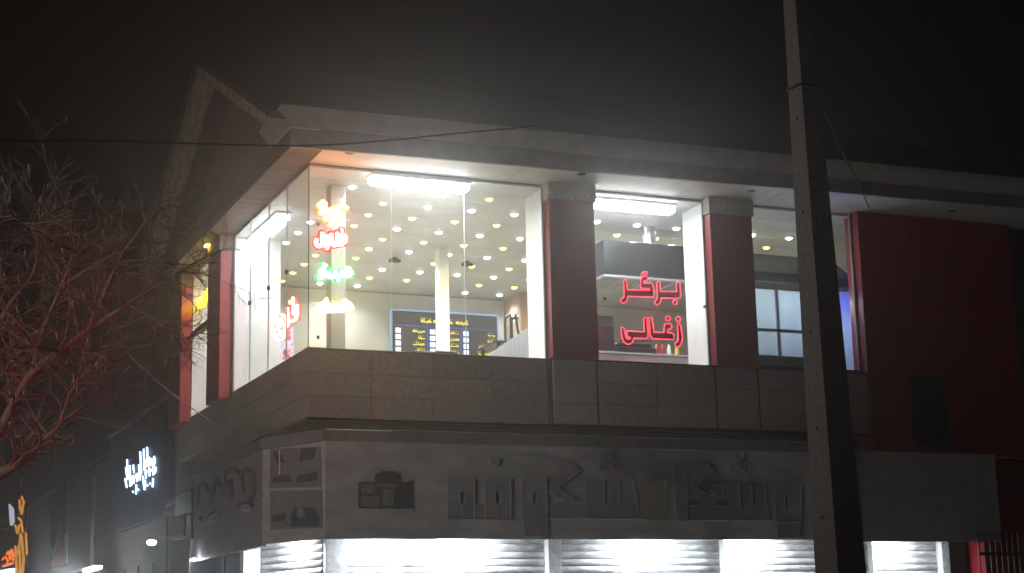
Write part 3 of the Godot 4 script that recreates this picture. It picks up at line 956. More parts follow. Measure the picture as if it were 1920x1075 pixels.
func shutters():
	var c := on_z(490, 1040, -2.0)
	shutter("narrow white roller shutter on the splayed corner of the ground floor", Vector2(c.x, -2.0), Vector2(0.30, -0.27))
	shutter("wide white roller shutter under the printed emblem of the grey fascia", Vector2(0.63, -0.27), Vector2(3.86, -0.27))
	shutter("white roller shutter under the middle of the raised lettering", Vector2(4.1, -0.27), Vector2(6.97, -0.27))
	shutter("white roller shutter partly hidden by the concrete utility pole", Vector2(7.1, -0.27), Vector2(9.85, -0.27))
	shutter("narrow white roller shutter beside the dark barred fence", Vector2(9.92, -0.27), Vector2(11.28, -0.27))
	var g := "white shopfront pillars between the shutters"
	var spec := [[0.31, 0.62, "broad white shopfront pillar beside the splayed corner shutter"], [3.87, 4.09, "white shopfront pillar between the two widest shutters"], [6.98, 7.09, "thin white shopfront pillar between two shutters under raised lettering"], [9.86, 9.915, "slim white shutter guide behind the utility pole"], [11.29, 11.45, "white shopfront pillar at the dark barred fence"]]
	for s in spec:
		var t := thing("shopfront_pillar", s[2], "pillar", Vector3((s[0] + s[1]) / 2, 0, -0.2), g)
		box(t, "shaft", Vector3(s[0], 0.15, -0.33), Vector3(s[1], 3.2, -0.12), M.pillar, 0.006)
		box(t, "plinth", Vector3(s[0] - 0.004, 0, -0.335), Vector3(s[1] + 0.004, 0.148, -0.105), M.stone_dark, 0.006)
	var t2 := thing("shopfront_pillar", "grey shopfront pillar between the corner shutter and blue-black door", "pillar", Vector3(c.x - 0.12, 0, -2.1), g)
	box(t2, "shaft", Vector3(c.x - 0.28, 0.15, -2.25), Vector3(c.x + 0.0, 3.2, -2.02), M.pillar, 0.006)
	box(t2, "plinth", Vector3(c.x - 0.284, 0, -2.255), Vector3(c.x + 0.004, 0.148, -2.015), M.stone_dark, 0.006)
	# blue-black shop door on the gable side
	var d := thing("shop_door", "blue-black glazed shop door under the gable side of the fascia", "door", Vector3(-0.15, 0, -4.0))
	box(d, "leaf", Vector3(-0.2, 0.05, -6.2), Vector3(-0.14, 3.2, -2.35), M.blue_glass, 0.005)
	box(d, "mullion", Vector3(-0.22, 0.05, -4.3), Vector3(-0.205, 3.2, -4.22), M.dark_metal)
	box(d, "threshold", Vector3(-0.25, 0, -6.2), Vector3(-0.1, 0.045, -2.35), M.stone_dark)
	# lamps tucked behind the fascia, washing the shutters
	var k := 0
	for s in [[on_z(556, 1040, -0.7).x, -0.75, "strip lamp behind the fascia over the splayed corner shutter", 16.5], [1.2, 0.12, "strip lamp behind the fascia, first over the widest shutter", 8.6], [2.4, 0.02, "strip lamp behind the fascia, second over the widest shutter", 23.1], [5.55, 0.05, "strip lamp behind the fascia over the middle shutter", 19.8], [7.45, 0.02, "strip lamp behind the fascia over the shutter at the pole", 23.1], [10.2, 0.15, "strip lamp behind the fascia over the narrow end shutter", 9.9]]:
		var at := Vector3(s[0], 3.16, s[1])
		var l := thing("shutter_lamp", s[2], "lamp", at, "strip lamps over the shutters")
		box(l, "housing", at + Vector3(-0.2, 0.03, -0.05), at + Vector3(0.2, 0.06, 0.05), M.dark_metal)
		box(l, "lamp_tube", at + Vector3(-0.19, -0.01, -0.035), at + Vector3(0.19, 0.028, 0.035), M.tube_white, 0.008)
		area(l, at + Vector3(0, -0.03, 0), Vector3(0, -1, -0.25), Vector3.RIGHT, Vector2(0.38, 0.08), Color(0.95, 0.98, 1.0), s[3])
		k += 1

# ---------------------------------------------------------------- the plain end of the front and the fence
func east_end():
	var t := thing("blank_fascia", "plain dark grey fascia board under the maroon end wall", "fascia board", Vector3(10.2, 2.95, 0.6))
	box(t, "board", Vector3(8.38, 2.95, 0.55), Vector3(11.98, 4.42, 0.62), M.panel_grey, 0.006)
	box(t, "soffit", Vector3(8.38, 3.22, -0.33), Vector3(11.9, 3.26, 0.545), M.white_panel)
	box(t, "cap", Vector3(8.40, 4.422, -0.3), Vector3(11.985, 4.435, 0.64), M.fascia)
	var w := thing("dark_side_wall", "dark maroon ground-floor wall behind the barred fence", "wall", Vector3(14.0, 0, 0.1))
	box(w, "wall_face", Vector3(11.99, 0.0, -0.3), Vector3(15.0, 4.43, 0.15), M.maroon)
	box(w, "coping", Vector3(11.99, 4.432, -0.3), Vector3(15.0, 4.48, 0.20), M.stone_dark, 0.006)
	box(w, "post", Vector3(13.0, 0.0, 0.152), Vector3(13.2, 4.35, 0.35), M.far_wall, 0.01)
	var f := thing("barred_fence", "dark fence of upright metal bars beside the end shutter", "fence", Vector3(12.5, 0, 0.7))
	box(f, "rail", Vector3(11.4, 2.72, 0.68), Vector3(15.0, 2.77, 0.72), M.grille)
	box(f, "rail", Vector3(11.4, 0.2, 0.68), Vector3(15.0, 0.25, 0.72), M.grille)
	for i in 30:
		var x := 11.42 + i * 0.12
		cyl(f, "bar", Vector3(x, 1.55, 0.70), 0.014, 3.1, M.grille, -1.0, 8)

# ---------------------------------------------------------------- neon signs in the windows
func neon_word(called, label, strokes: Array, place: Callable, r, m, back: Vector3, colour: Color, energy, plate: Material, halo: float):
	var lo := Vector3.INF
	var hi := -Vector3.INF
	for s in strokes:
		for p in s:
			var q: Vector3 = place.call(p[0], p[1])
			lo = lo.min(q)
			hi = hi.max(q)
	var t := thing(called, label, "neon sign", (lo + hi) / 2.0, "")
	for s in strokes:
		stroke(t, "neon_tube", s, place, r, m, 8)
	var mid := (lo + hi) / 2.0
	var h := (hi - lo) / 2.0 + Vector3(0.05, 0.05, 0.05) - back.abs() * 0.05
	# coloured plates added behind the tubes to imitate their bloom halo
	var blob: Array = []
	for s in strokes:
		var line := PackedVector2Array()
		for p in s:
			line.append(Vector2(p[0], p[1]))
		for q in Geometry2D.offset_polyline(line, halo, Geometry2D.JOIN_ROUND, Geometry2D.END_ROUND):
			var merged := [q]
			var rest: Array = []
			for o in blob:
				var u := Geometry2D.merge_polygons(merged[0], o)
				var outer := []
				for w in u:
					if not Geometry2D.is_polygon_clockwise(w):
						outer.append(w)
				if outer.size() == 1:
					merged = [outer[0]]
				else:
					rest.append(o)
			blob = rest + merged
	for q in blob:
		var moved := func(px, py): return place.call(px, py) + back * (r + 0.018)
		slab_poly(t, "halo_plate", Array(q), moved, -back * 0.006, plate)
	# two clear rails that carry the tubes
	for y in [-0.3, 0.3]:
		box(t, "carrier_rail", mid + back * 0.07 + Vector3(-h.x, y * h.y - 0.006, -h.z) * (Vector3.ONE - back.abs()) - back.abs() * 0.004, mid + back * 0.07 + Vector3(h.x, y * h.y + 0.006, h.z) * (Vector3.ONE - back.abs()) + back.abs() * 0.004 + Vector3(0, 0, 0), M.frosted)
	omni(t, mid - back * 0.12, colour, energy, 0.12)

func outlined(t, poly: Array, z):
	var face := func(px, py): return on_z(px, py, z)
	var o := slab_poly(t, "acrylic_letter", poly, face, Vector3(0, 0, 0.008), M.red_acrylic)
	var line := []
	for p in poly:
		line.append(on_z(p.x, p.y, z) + Vector3(0, 0, 0.016))
	tube(o, "neon_tube", line, 0.0095, M.neon_red, -1.0, 8, true)

func zoomed(list: Array) -> Array:
	var out := []
	for p in list:
		out.append(Vector2(1140.0 + p[0] / 6.72, 500.0 + p[1] / 6.72))
	return out

func neons():
	# red outlined lettering: burger, charcoal
	var z := -0.09
	var t := thing("burger_neon", "red outlined neon lettering in two lines in the narrow window", "neon sign", on_z(1220, 585, z))
	outlined(t, zoomed([[862, 318], [855, 215], [865, 200], [885, 198], [903, 215], [910, 385], [892, 405], [665, 398], [658, 430], [645, 470], [615, 490], [588, 475], [582, 445], [600, 430], [617, 410], [620, 380], [612, 200], [632, 188], [648, 200], [655, 318]]), z)
	outlined(t, circle(1140 + 840 / 6.72, 500 + 456 / 6.72, 4.0), z)
	outlined(t, zoomed([[225, 182], [240, 295], [522, 300], [520, 282], [420, 275], [404, 258], [408, 170], [425, 138], [460, 122], [492, 130], [498, 165], [480, 180], [445, 186], [440, 210], [540, 210], [556, 225], [573, 290], [570, 390], [245, 378], [235, 430], [210, 460], [175, 468], [155, 440], [165, 408], [195, 392], [202, 370], [190, 182], [207, 165]]), z)
	outlined(t, zoomed([[412, 128], [418, 95], [445, 70], [490, 68], [497, 92], [455, 102], [432, 122]]), z)
	outlined(t, zoomed([[872, 735], [888, 720], [905, 735], [935, 880], [925, 960], [900, 1005], [865, 1020], [840, 1000], [845, 962], [875, 945], [880, 910]]), z)
	outlined(t, circle(1140 + 881 / 6.72, 500 + 665 / 6.72, 4.2), z)
	outlined(t, zoomed([[515, 655], [530, 645], [548, 652], [562, 740], [575, 832], [700, 835], [708, 745], [730, 722], [780, 722], [802, 755], [790, 785], [745, 800], [745, 835], [800, 840], [828, 862], [822, 922], [575, 915], [545, 898], [525, 850]]), z)
	outlined(t, circle(1140 + 750 / 6.72, 500 + 656 / 6.72, 4.2), z)
	outlined(t, zoomed([[445, 655], [465, 645], [485, 652], [500, 880], [482, 910], [320, 905], [310, 942], [285, 975], [240, 986], [195, 950], [170, 890], [158, 780], [178, 770], [200, 785], [207, 840], [225, 900], [250, 920], [274, 915], [276, 892], [246, 892], [232, 850], [240, 815], [455, 826]]), z)
	omni(t, on_z(1220, 585, 0.2 - 0.35), Color(1.0, 0.1, 0.15), 0.12, 0.1)
	# four words stacked at the glass corner
	var pl := func(px, py): return on_z(px, py, -0.10)
	var back := Vector3(0, 0, -1)
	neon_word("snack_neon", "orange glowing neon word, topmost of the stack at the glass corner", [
		[[652, 392], [640, 386], [634, 394], [642, 400], [630, 404]], [[640, 378], [642, 377]], [[626, 392], [620, 394], [624, 400], [628, 392], [626, 404], [619, 424]], [[616, 396], [614, 408], [608, 412]], [[609, 380], [610, 398]], [[598, 398], [606, 400], [606, 392], [598, 386], [608, 378]]], pl, 0.036, M.neon_orange, back, Color(1.0, 0.5, 0.15), 0.30, M.halo_orange, 4.5)
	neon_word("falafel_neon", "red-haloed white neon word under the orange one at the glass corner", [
		[[646, 456], [648, 446], [642, 440], [638, 448], [644, 456], [634, 458], [632, 436]], [[632, 458], [624, 459], [621, 438]], [[620, 459], [616, 446], [611, 444], [609, 452], [616, 458], [606, 459], [604, 436]], [[604, 459], [597, 462], [592, 456], [594, 448]], [[612, 465], [616, 466]], [[640, 432], [642, 431]]], pl, 0.030, M.neon_pinkred, back, Color(1.0, 0.12, 0.14), 0.45, M.halo_red, 7.0)
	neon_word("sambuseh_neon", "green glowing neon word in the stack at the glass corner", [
		[[660, 516], [654, 504], [648, 510], [656, 516], [642, 517], [640, 508]], [[642, 517], [630, 518], [628, 508]], [[630, 518], [618, 519], [616, 510]], [[618, 519], [610, 514], [606, 504], [600, 512], [606, 520], [596, 520]], [[612, 500], [604, 496]], [[632, 524], [636, 524]]], pl, 0.032, M.neon_green, back, Color(0.1, 1.0, 0.35), 0.40, M.halo_green, 5.0)
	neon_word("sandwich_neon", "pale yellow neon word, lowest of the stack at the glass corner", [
		[[660, 580], [654, 570], [648, 572], [644, 581], [636, 580], [634, 570]], [[636, 581], [626, 581], [625, 572]], [[626, 582], [616, 581], [612, 566]], [[616, 582], [606, 582], [604, 572], [598, 574], [594, 582], [604, 584]], [[610, 564], [614, 563]], [[645, 564], [648, 566]]], pl, 0.036, M.neon_warm, back, Color(1.0, 0.85, 0.5), 0.35, M.halo_warm, 3.5)
	# script on the gable-side glass
	var k := 6.72
	var sc := func(px, py): return on_x(490.0 + px / k, 540.0 + py / k, 0.10)
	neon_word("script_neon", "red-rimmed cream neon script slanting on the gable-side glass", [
		[[395, 120], [402, 230], [392, 330]], [[360, 165], [362, 200]], [[325, 250], [335, 370], [365, 420], [440, 380], [452, 210]], [[410, 330], [430, 320]], [[262, 345], [300, 365], [322, 440], [275, 470], [250, 390]], [[208, 395], [240, 420], [238, 480], [205, 500], [192, 430]], [[192, 520], [255, 560], [305, 500], [340, 460]], [[148, 520], [175, 610], [215, 655], [270, 640], [305, 560]], [[205, 590], [240, 600]]], sc, 0.026, M.neon_script, Vector3(1, 0, 0), Color(1.0, 0.12, 0.16), 0.35, M.halo_red, 28.0)
	var ye := func(px, py): return on_x(330.0 + px / 2.985, 430.0 + py / 2.985, 0.10)
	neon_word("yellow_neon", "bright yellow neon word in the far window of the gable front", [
		[[104, 490], [112, 440], [128, 420], [150, 425]], [[128, 450], [140, 400], [156, 390], [162, 350]], [[150, 430], [168, 400], [176, 340], [186, 336]], [[176, 400], [186, 390], [187, 340]]], ye, 0.035, M.neon_yellow, Vector3(1, 0, 0), Color(1.0, 0.8, 0.1), 0.3, M.halo_yellow, 6.0)

func added_glint():  # glowing block added where the yellow neon is reflected; no lamp hangs here
	var p := on_y(388, 458, TOP)
	var t := thing("added_glint", "small added yellow glow under the eave in place of a neon reflection", "lamp", p)
	cyl(t, "trim_ring", p + Vector3(0, -0.006, 0), 0.075, 0.012, M.dark_metal)
	box(t, "lamp_lens", p + Vector3(-0.05, -0.05, -0.09), p + Vector3(0.05, -0.013, 0.09), M.lamp_yellow, 0.015)
	omni(t, p + Vector3(0, -0.09, 0), Color(1.0, 0.8, 0.2), 0.05, 0.04)

# ---------------------------------------------------------------- screens, kitchen and furniture
func menu_image() -> ImageTexture:
	var im := Image.create(512, 320, false, Image.FORMAT_RGB8)
	im.fill(Color(0.19, 0.195, 0.21))
	var r := RandomNumberGenerator.new()
	r.seed = 7
	var word := func(x1: int, y: int, w: int, h: int, col: Color):   # right-aligned run of joined letters
		var x := x1 - w
		im.fill_rect(Rect2i(x, y + h / 2, w, maxi(2, h / 4)), col)
		while x < x1 - 3:
			var lw := r.randi_range(3, 7)
			var up_ := r.randi_range(0, 3)
			if up_ == 0:
				im.fill_rect(Rect2i(x, y - h / 4, 3, h), col)
			elif up_ == 1:
				im.fill_rect(Rect2i(x, y + h / 6, lw, h / 2), col)
			elif up_ == 2:
				im.fill_rect(Rect2i(x, y + h / 2, 3, h / 2 + 2), col)
			else:
				im.fill_rect(Rect2i(x, y - h / 4, 4, 3), col)
			x += lw + 1
	var yellow := Color(0.95, 0.88, 0.28)
	word.call(372, 26, 64, 24, yellow)
	word.call(296, 26, 40, 24, yellow)
	word.call(246, 26, 50, 24, yellow)
	word.call(190, 26, 56, 24, yellow)
	im.fill_rect(Rect2i(0, 62, 512, 4), Color(0.25, 0.33, 0.65))
	for c in 3:
		var x0: int = [6, 175, 342][c]
		im.fill_rect(Rect2i(x0 + 30 if c == 0 else x0 - 12, 66, 3 if c == 0 else 8, 254), Color(0.2, 0.28, 0.62) if c > 0 else Color(0.19, 0.195, 0.21))
		for row in 8:
			var y := 76 + row * 31
			im.fill_rect(Rect2i(x0 + 3, y, 27, 24), Color(0.92, 0.96, 1.0))
			word.call([155, 325, 508][c], y + 5, [[62, 34, 62, 40, 80, 50, 60, 44], [60, 58, 66, 60, 62, 70, 40, 60], [38, 40, 88, 88, 50, 66, 70, 40]][c][row], 17, yellow)
	return ImageTexture.create_from_image(im)

func food_image() -> ImageTexture:
	var im := Image.create(96, 256, false, Image.FORMAT_RGB8)
	var n := FastNoiseLite.new()
	n.seed = 3
	n.frequency = 0.018
	n.fractal_octaves = 3
	var g := Gradient.new()
	g.offsets = PackedFloat32Array([0.0, 0.3, 0.45, 0.6, 0.75, 1.0])
	g.colors = PackedColorArray([Color(0.45, 0.16, 0.14), Color(0.85, 0.50, 0.55), Color(0.97, 0.82, 0.86), Color(0.72, 0.80, 0.97), Color(0.93, 0.93, 1.0), Color(0.80, 0.35, 0.33)])
	for y in 256:
		for x in 96:
			im.set_pixel(x, y, g.sample(clampf(0.5 + 0.75 * n.get_noise_2d(x, y), 0, 1)))
	return ImageTexture.create_from_image(im)

func screen_mat(called, t: Texture2D, energy) -> StandardMaterial3D:
	var m := StandardMaterial3D.new()
	m.resource_name = called
	m.albedo_color = Color(0.02, 0.02, 0.02)
	m.roughness = 0.3
	m.emission_enabled = true
	m.emission = Color.BLACK
	m.emission_texture = t
	m.emission_energy_multiplier = energy
	return m

func quad(parent, called, a: Vector3, b: Vector3, c: Vector3, d: Vector3, m):   # corners: top left, top right, bottom right, bottom left as seen
	var st := new_st()
	var n := (b - a).cross(d - a).normalized()
	var p := [a, b, c, d]
	var uv := [Vector2(0, 0), Vector2(1, 0), Vector2(1, 1), Vector2(0, 1)]
	for i in [0, 1, 2, 0, 2, 3]:
		st.set_normal(-n)
		st.set_uv(uv[i])
		st.add_vertex(p[i] - a)
	put(parent, called, st.commit(), m, a)

func restaurant_fittings():
	# lit menu board on the back wall
	var a := on_z(735, 583, -8.35)
	var b := on_z(932, 592, -8.35)
	var y := (a.y + b.y) / 2.0
	var hgt := (b.x - a.x) * 0.62
	var t := thing("menu_board", "backlit dark menu board with yellow lettering and white price boxes", "menu board", Vector3((a.x + b.x) / 2, y - hgt, -8.4))
	box(t, "cabinet", Vector3(a.x, y - hgt, -8.49), Vector3(b.x, y, -8.36), M.black, 0.01)
	quad(t, "screen", Vector3(a.x + 0.03, y - 0.03, -8.352), Vector3(b.x - 0.03, y - 0.03, -8.352), Vector3(b.x - 0.03, y - hgt + 0.03, -8.352), Vector3(a.x + 0.03, y - hgt + 0.03, -8.352), screen_mat("menu_screen", menu_image(), 1.9))
	box(t, "light_border", Vector3(a.x - 0.01, y + 0.001, -8.44), Vector3(b.x + 0.01, y + 0.035, -8.35), M.screen_frame)
	for x in [a.x - 0.03, b.x + 0.002]:
		box(t, "light_border", Vector3(x, y - hgt, -8.44), Vector3(x + 0.028, y, -8.35), M.screen_frame)
	# advertising screen by the gable-side glass
	var s := on_z(512, 600, -5.2)
	var e := on_z(551, 600, -5.2)
	var st := thing("advert_screen", "bright upright advertising screen with pink and pale blue picture", "screen", Vector3((s.x + e.x) / 2, 4.955, -5.25))
	var ty: float = on_z(530, 612, -5.2).y
	box(st, "cabinet", Vector3(s.x, ty - 1.5, -5.3), Vector3(e.x, ty, -5.205), M.white_panel, 0.01)
	box(st, "stand", Vector3(s.x + 0.1, 4.955, -5.29), Vector3(e.x - 0.1, ty - 1.5, -5.22), M.dark_metal)
	quad(st, "screen", Vector3(s.x + 0.012, ty - 0.015, -5.2), Vector3(e.x - 0.012, ty - 0.015, -5.2), Vector3(e.x - 0.012, ty - 1.48, -5.2), Vector3(s.x + 0.012, ty - 1.48, -5.2), screen_mat("advert_picture", food_image(), 2.4))
	# ribbed stair screen
	var z0 := -2.6
	var p0 := on_z(912, 668, z0)
	var p1 := on_z(992, 613, z0)
	var rs := thing("stair_screen", "grey ribbed stair screen with a sloping top inside the corner window", "stair screen", Vector3((p0.x + p1.x) / 2, 4.955, z0))
	var n := 22
	for i in n:
		var f0 := float(i) / n
		var f1 := (i + 0.7) / n
		hexa(rs, "rib", [Vector3(lerpf(p0.x, p1.x, f0), 4.96, z0), Vector3(lerpf(p0.x, p1.x, f1), 4.96, z0), Vector3(lerpf(p0.x, p1.x, f1), lerpf(p0.y, p1.y, f1), z0), Vector3(lerpf(p0.x, p1.x, f0), lerpf(p0.y, p1.y, f0), z0)],
			[Vector3(lerpf(p0.x, p1.x, f0), 4.96, z0 - 0.03), Vector3(lerpf(p0.x, p1.x, f1), 4.96, z0 - 0.03), Vector3(lerpf(p0.x, p1.x, f1), lerpf(p0.y, p1.y, f1), z0 - 0.03), Vector3(lerpf(p0.x, p1.x, f0), lerpf(p0.y, p1.y, f0), z0 - 0.03)], M.rib_grey)
	hexa(rs, "backing", [Vector3(p0.x, 4.96, z0 - 0.04), Vector3(p1.x, 4.96, z0 - 0.04), Vector3(p1.x, p1.y - 0.02, z0 - 0.04), Vector3(p0.x, p0.y - 0.02, z0 - 0.04)],
		[Vector3(p0.x, 4.96, z0 - 0.06), Vector3(p1.x, 4.96, z0 - 0.06), Vector3(p1.x, p1.y - 0.02, z0 - 0.06), Vector3(p0.x, p0.y - 0.02, z0 - 0.06)], M.wall_dark)
	# tubular frame of an upturned chair behind it
	var ch := thing("upturned_chair", "upturned dark tubular chair behind the ribbed stair screen", "chair", on_z(958, 640, -4.0))
	for q in [[[948, 640], [947, 600], [951, 594], [957, 594], [958, 640]], [[959, 596], [960, 640]], [[957, 597], [972, 597]], [[966, 590], [972, 626], [974, 645]]]:
		stroke(ch, "frame_tube", q, func(px, py): return on_z(px, py, -4.0), 0.022, M.dark_metal)
	var seat := on_z(961, 642, -4.0)
	box(ch, "seat", seat + Vector3(-0.2, -0.05, -0.2), seat + Vector3(0.2, 0.0, 0.2), M.black, 0.01)
	var tb := thing("dining_table", "dark dining table carrying the upturned chair", "table", Vector3(seat.x, 4.955, -4.0))
	box(tb, "tabletop", Vector3(seat.x - 0.5, seat.y - 0.09, -4.5), Vector3(seat.x + 0.5, seat.y - 0.052, -3.6), M.black_metal, 0.01)
	for u in [-0.42, 0.42]:
		for v in [-4.42, -3.68]:
			box(tb, "leg", Vector3(seat.x + u - 0.025, 4.955, v - 0.025), Vector3(seat.x + u + 0.025, seat.y - 0.092, v + 0.025), M.dark_metal)
	# chair tops just above the sill
	for q in [[797, "dark chair back just above the sill under the menu board"], [838, "second dark chair back just above the sill beside the inner column"]]:
		var m := on_z(q[0], 658, -1.6)
		var c := thing("dining_chair", q[1], "chair", Vector3(m.x, 4.955, -1.6), "chairs along the corner window")
		box(c, "backrest", Vector3(m.x - 0.2, m.y - 0.35, -1.64), Vector3(m.x + 0.2, m.y, -1.6), M.dark_metal, 0.015)
		box(c, "seat", Vector3(m.x - 0.21, m.y - 0.62, -1.64), Vector3(m.x + 0.21, m.y - 0.57, -1.22), M.dark_metal, 0.01)
		for u in [-0.18, 0.18]:
			box(c, "leg", Vector3(m.x + u - 0.015, 4.955, -1.64), Vector3(m.x + u + 0.015, m.y - 0.352, -1.605), M.dark_metal)
			box(c, "leg", Vector3(m.x + u - 0.015, 4.955, -1.26), Vector3(m.x + u + 0.015, m.y - 0.622, -1.23), M.dark_metal)
	for q in [[740, 488, "small dark ceiling camera beside the menu board side of the inner column"], [876, 495, "small dark ceiling camera past the inner column"]]:
		var p := on_y(q[0], q[1], 8.57)
		var c := thing("ceiling_camera", q[2], "camera", Vector3(p.x, 8.61, p.z))
		cyl(c, "mount", p + Vector3(0, 0.03, 0), 0.05, 0.03, M.black)
		box(c, "barrel", p + Vector3(-0.11, -0.045, -0.045), p + Vector3(0.11, 0.014, 0.045), M.black, 0.012)
	# extractor hood with its duct
	var hz := -1.5
	var h0 := on_z(1131, 449, hz)
	var h1 := on_z(1312, 527, hz)
	var hd := thing("extractor_hood", "black box extractor hood with silver duct behind the burger neon", "extractor hood", Vector3((h0.x + h1.x) / 2, h1.y, hz - 0.4))
	box(hd, "canopy", Vector3(h0.x, h1.y, hz - 0.9), Vector3(h1.x, h0.y, hz), M.black_metal, 0.01)
	box(hd, "filter_frame", Vector3(h0.x - 0.02, h1.y - 0.05, hz - 0.92), Vector3(h1.x + 0.02, h1.y - 0.002, hz + 0.02), M.rib_grey, 0.01)
	for i in 4:
		var fx := lerpf(h0.x, h1.x, (i + 0.1) / 4.0)
		box(hd, "filter", Vector3(fx, h1.y - 0.065, hz - 0.85), Vector3(fx + (h1.x - h0.x) * 0.2, h1.y - 0.052, hz - 0.05), M.steel)
	var dx: float = on_z(1216, 420, hz - 0.3).x
	cyl(hd, "duct", Vector3(dx, (h0.y + 8.61) / 2, hz - 0.3), 0.13, 8.61 - h0.y, M.steel, -1.0, 20)
	# kitchen counter with bottles and a grill
	var cz := -1.2
	var cy: float = on_z(1240, 668, cz).y
	var ct := thing("kitchen_counter", "pale kitchen counter behind the burger neon window", "counter", Vector3(6.3, 4.955, cz))
	box(ct, "worktop", Vector3(5.0, cy - 0.04, cz - 0.5), Vector3(8.3, cy, cz + 0.2), M.rib_grey, 0.006)
	box(ct, "cabinet", Vector3(5.02, 4.955, cz - 0.48), Vector3(8.28, cy - 0.042, cz + 0.16), M.white_panel)
	var g0 := on_z(1150, 676, cz)
	var g1 := on_z(1226, 644, cz)
	var gr := thing("grill_machine", "dark low grill machine on the kitchen counter", "grill", Vector3((g0.x + g1.x) / 2, cy, cz))
	box(gr, "body", Vector3(g0.x, cy + 0.002, cz - 0.3), Vector3(g1.x, cy + 0.12, cz + 0.1), M.black_metal, 0.02)
	box(gr, "lid", Vector3(g0.x + 0.06, cy + 0.122, cz - 0.26), Vector3(g1.x - 0.05, cy + 0.19, cz + 0.05), M.black_metal, 0.025)
	tube(gr, "handle", [Vector3(g0.x + 0.1, cy + 0.215, cz + 0.07), Vector3(g1.x - 0.08, cy + 0.235, cz + 0.07)], 0.012, M.dark_metal)
	var k0 := on_z(1129, 592, cz)
	var k1 := on_z(1151, 670, cz)
	var kb := thing("fryer_cabinet", "tall dark fryer cabinet at the pillar end of the counter", "fryer", Vector3(k0.x, cy, cz))
	box(kb, "body", Vector3(k0.x - 0.35, cy + 0.002, cz - 0.4), Vector3(k1.x, k0.y, cz + 0.05), M.black_metal, 0.015)
	box(kb, "vent", Vector3(k0.x - 0.3, k0.y - 0.2, cz + 0.052), Vector3(k1.x - 0.05, k0.y - 0.1, cz + 0.06), M.dark_metal)
	for q in [[1232, "red_bottle", "red sauce bottle on the counter, nearer the grill"], [1243, "red_bottle", "second red sauce bottle on the counter, beside the white one"], [1255, "white_bottle", "white sauce bottle on the kitchen counter"], [1270, "yellow_bottle", "yellow sauce bottle on the kitchen counter"], [1301, "cap", "small pale jar at the far end of the counter"]]:
		var p := on_z(q[0], 668, cz)
		var tall := 0.21 if q[0] < 1290 else 0.12
		var bt := thing("sauce_bottle", q[2], "bottle", Vector3(p.x, cy, cz))
		cyl(bt, "body", Vector3(p.x, cy + 0.002 + tall * 0.35, cz), 0.042, tall * 0.7, M[q[1]], 0.034)
		cyl(bt, "nozzle", Vector3(p.x, cy + 0.003 + tall * 0.85, cz), 0.03, tall * 0.3, M[q[1]], 0.008)
	# third window: olive hood, frosted cold cabinet, blue-lit panel
	var oz := -1.0
	var o0 := on_z(1418, 476, oz)
	var o1 := on_z(1602, 524, oz)
	var oh := thing("olive_hood", "olive grey sloping extractor hood in the window nearest the end wall", "extractor hood", Vector3((o0.x + o1.x) / 2, o1.y, oz))
	var xr: float = on_z(1558, 486, oz).x
	hexa(oh, "canopy", [Vector3(o0.x - 0.3, o1.y, oz), Vector3(o1.x, o1.y, oz), Vector3(xr, o0.y, oz), Vector3(o0.x - 0.3, o0.y, oz)], [Vector3(o0.x - 0.3, o1.y, oz - 0.9), Vector3(o1.x, o1.y, oz - 0.9), Vector3(xr, o0.y, oz - 0.9), Vector3(o0.x - 0.3, o0.y, oz - 0.9)], M.olive_metal)
	box(oh, "rim", Vector3(o0.x - 0.32, o1.y - 0.17, oz - 0.9), Vector3(o1.x + 0.03, o1.y - 0.002, oz + 0.03), M.dark_metal, 0.01)
	var fl := thing("cold_cabinet", "frosted white glazed cabinet with dark bars under the olive hood", "cabinet", Vector3(8.6, 4.955, -0.6))
	var fz := -0.45
	var f0: Vector3 = on_z(1405, 540, fz)
	var f1: Vector3 = on_z(1545, 672, fz)
	box(fl, "frosted_panel", Vector3(f0.x, f1.y, fz - 0.04), Vector3(f1.x, f0.y, fz - 0.02), M.frosted_glass)
	box(fl, "bar", Vector3(f0.x, on_z(1460, 620, fz).y - 0.03, fz - 0.018), Vector3(f1.x, on_z(1460, 620, fz).y + 0.025, fz + 0.01), M.rib_grey)
	for px in [1459, 1520]:
		var bx: float = on_z(px, 600, fz).x
		box(fl, "mullion", Vector3(bx - 0.03, f1.y, fz - 0.018), Vector3(bx + 0.03, f0.y, fz + 0.006), M.frosted)
	box(fl, "base", Vector3(f0.x, 4.955, fz - 0.3), Vector3(f1.x, f1.y - 0.002, fz + 0.02), M.olive_metal, 0.01)
	var lx := (f0.x + f1.x) / 2.0
	box(fl, "lamp_tube", Vector3(f0.x + 0.1, f0.y - 0.06, fz - 0.42), Vector3(f1.x - 0.1, f0.y - 0.03, fz - 0.38), M.lamp_white, 0.006)
	area(fl, Vector3(lx, f0.y - 0.09, fz - 0.4), Vector3(0, -0.7, 1), Vector3.RIGHT, Vector2(f1.x - f0.x - 0.2, 0.05), Color(0.97, 0.98, 1.0), 3.0)
	box(fl, "back_panel", Vector3(f0.x, f1.y, fz - 0.62), Vector3(f1.x, f0.y, fz - 0.60), M.white_panel)
	var bz := -0.5
	var b0: Vector3 = on_z(1552, 545, bz)
	var b1: Vector3 = on_z(1622, 700, bz)
	var bp := thing("blue_lit_panel", "pale panel lit blue from above beside the end wall window frame", "panel", Vector3((b0.x + b1.x) / 2, 4.955, bz))
	box(bp, "panel_face", Vector3(b0.x, 4.955, bz - 0.05), Vector3(b1.x, b0.y, bz), M.frosted_glass)
	box(bp, "lamp_strip", Vector3(b0.x + 0.15, b0.y - 0.12, bz - 0.34), Vector3(b1.x - 0.05, b0.y - 0.09, bz - 0.30), M.blue_light)
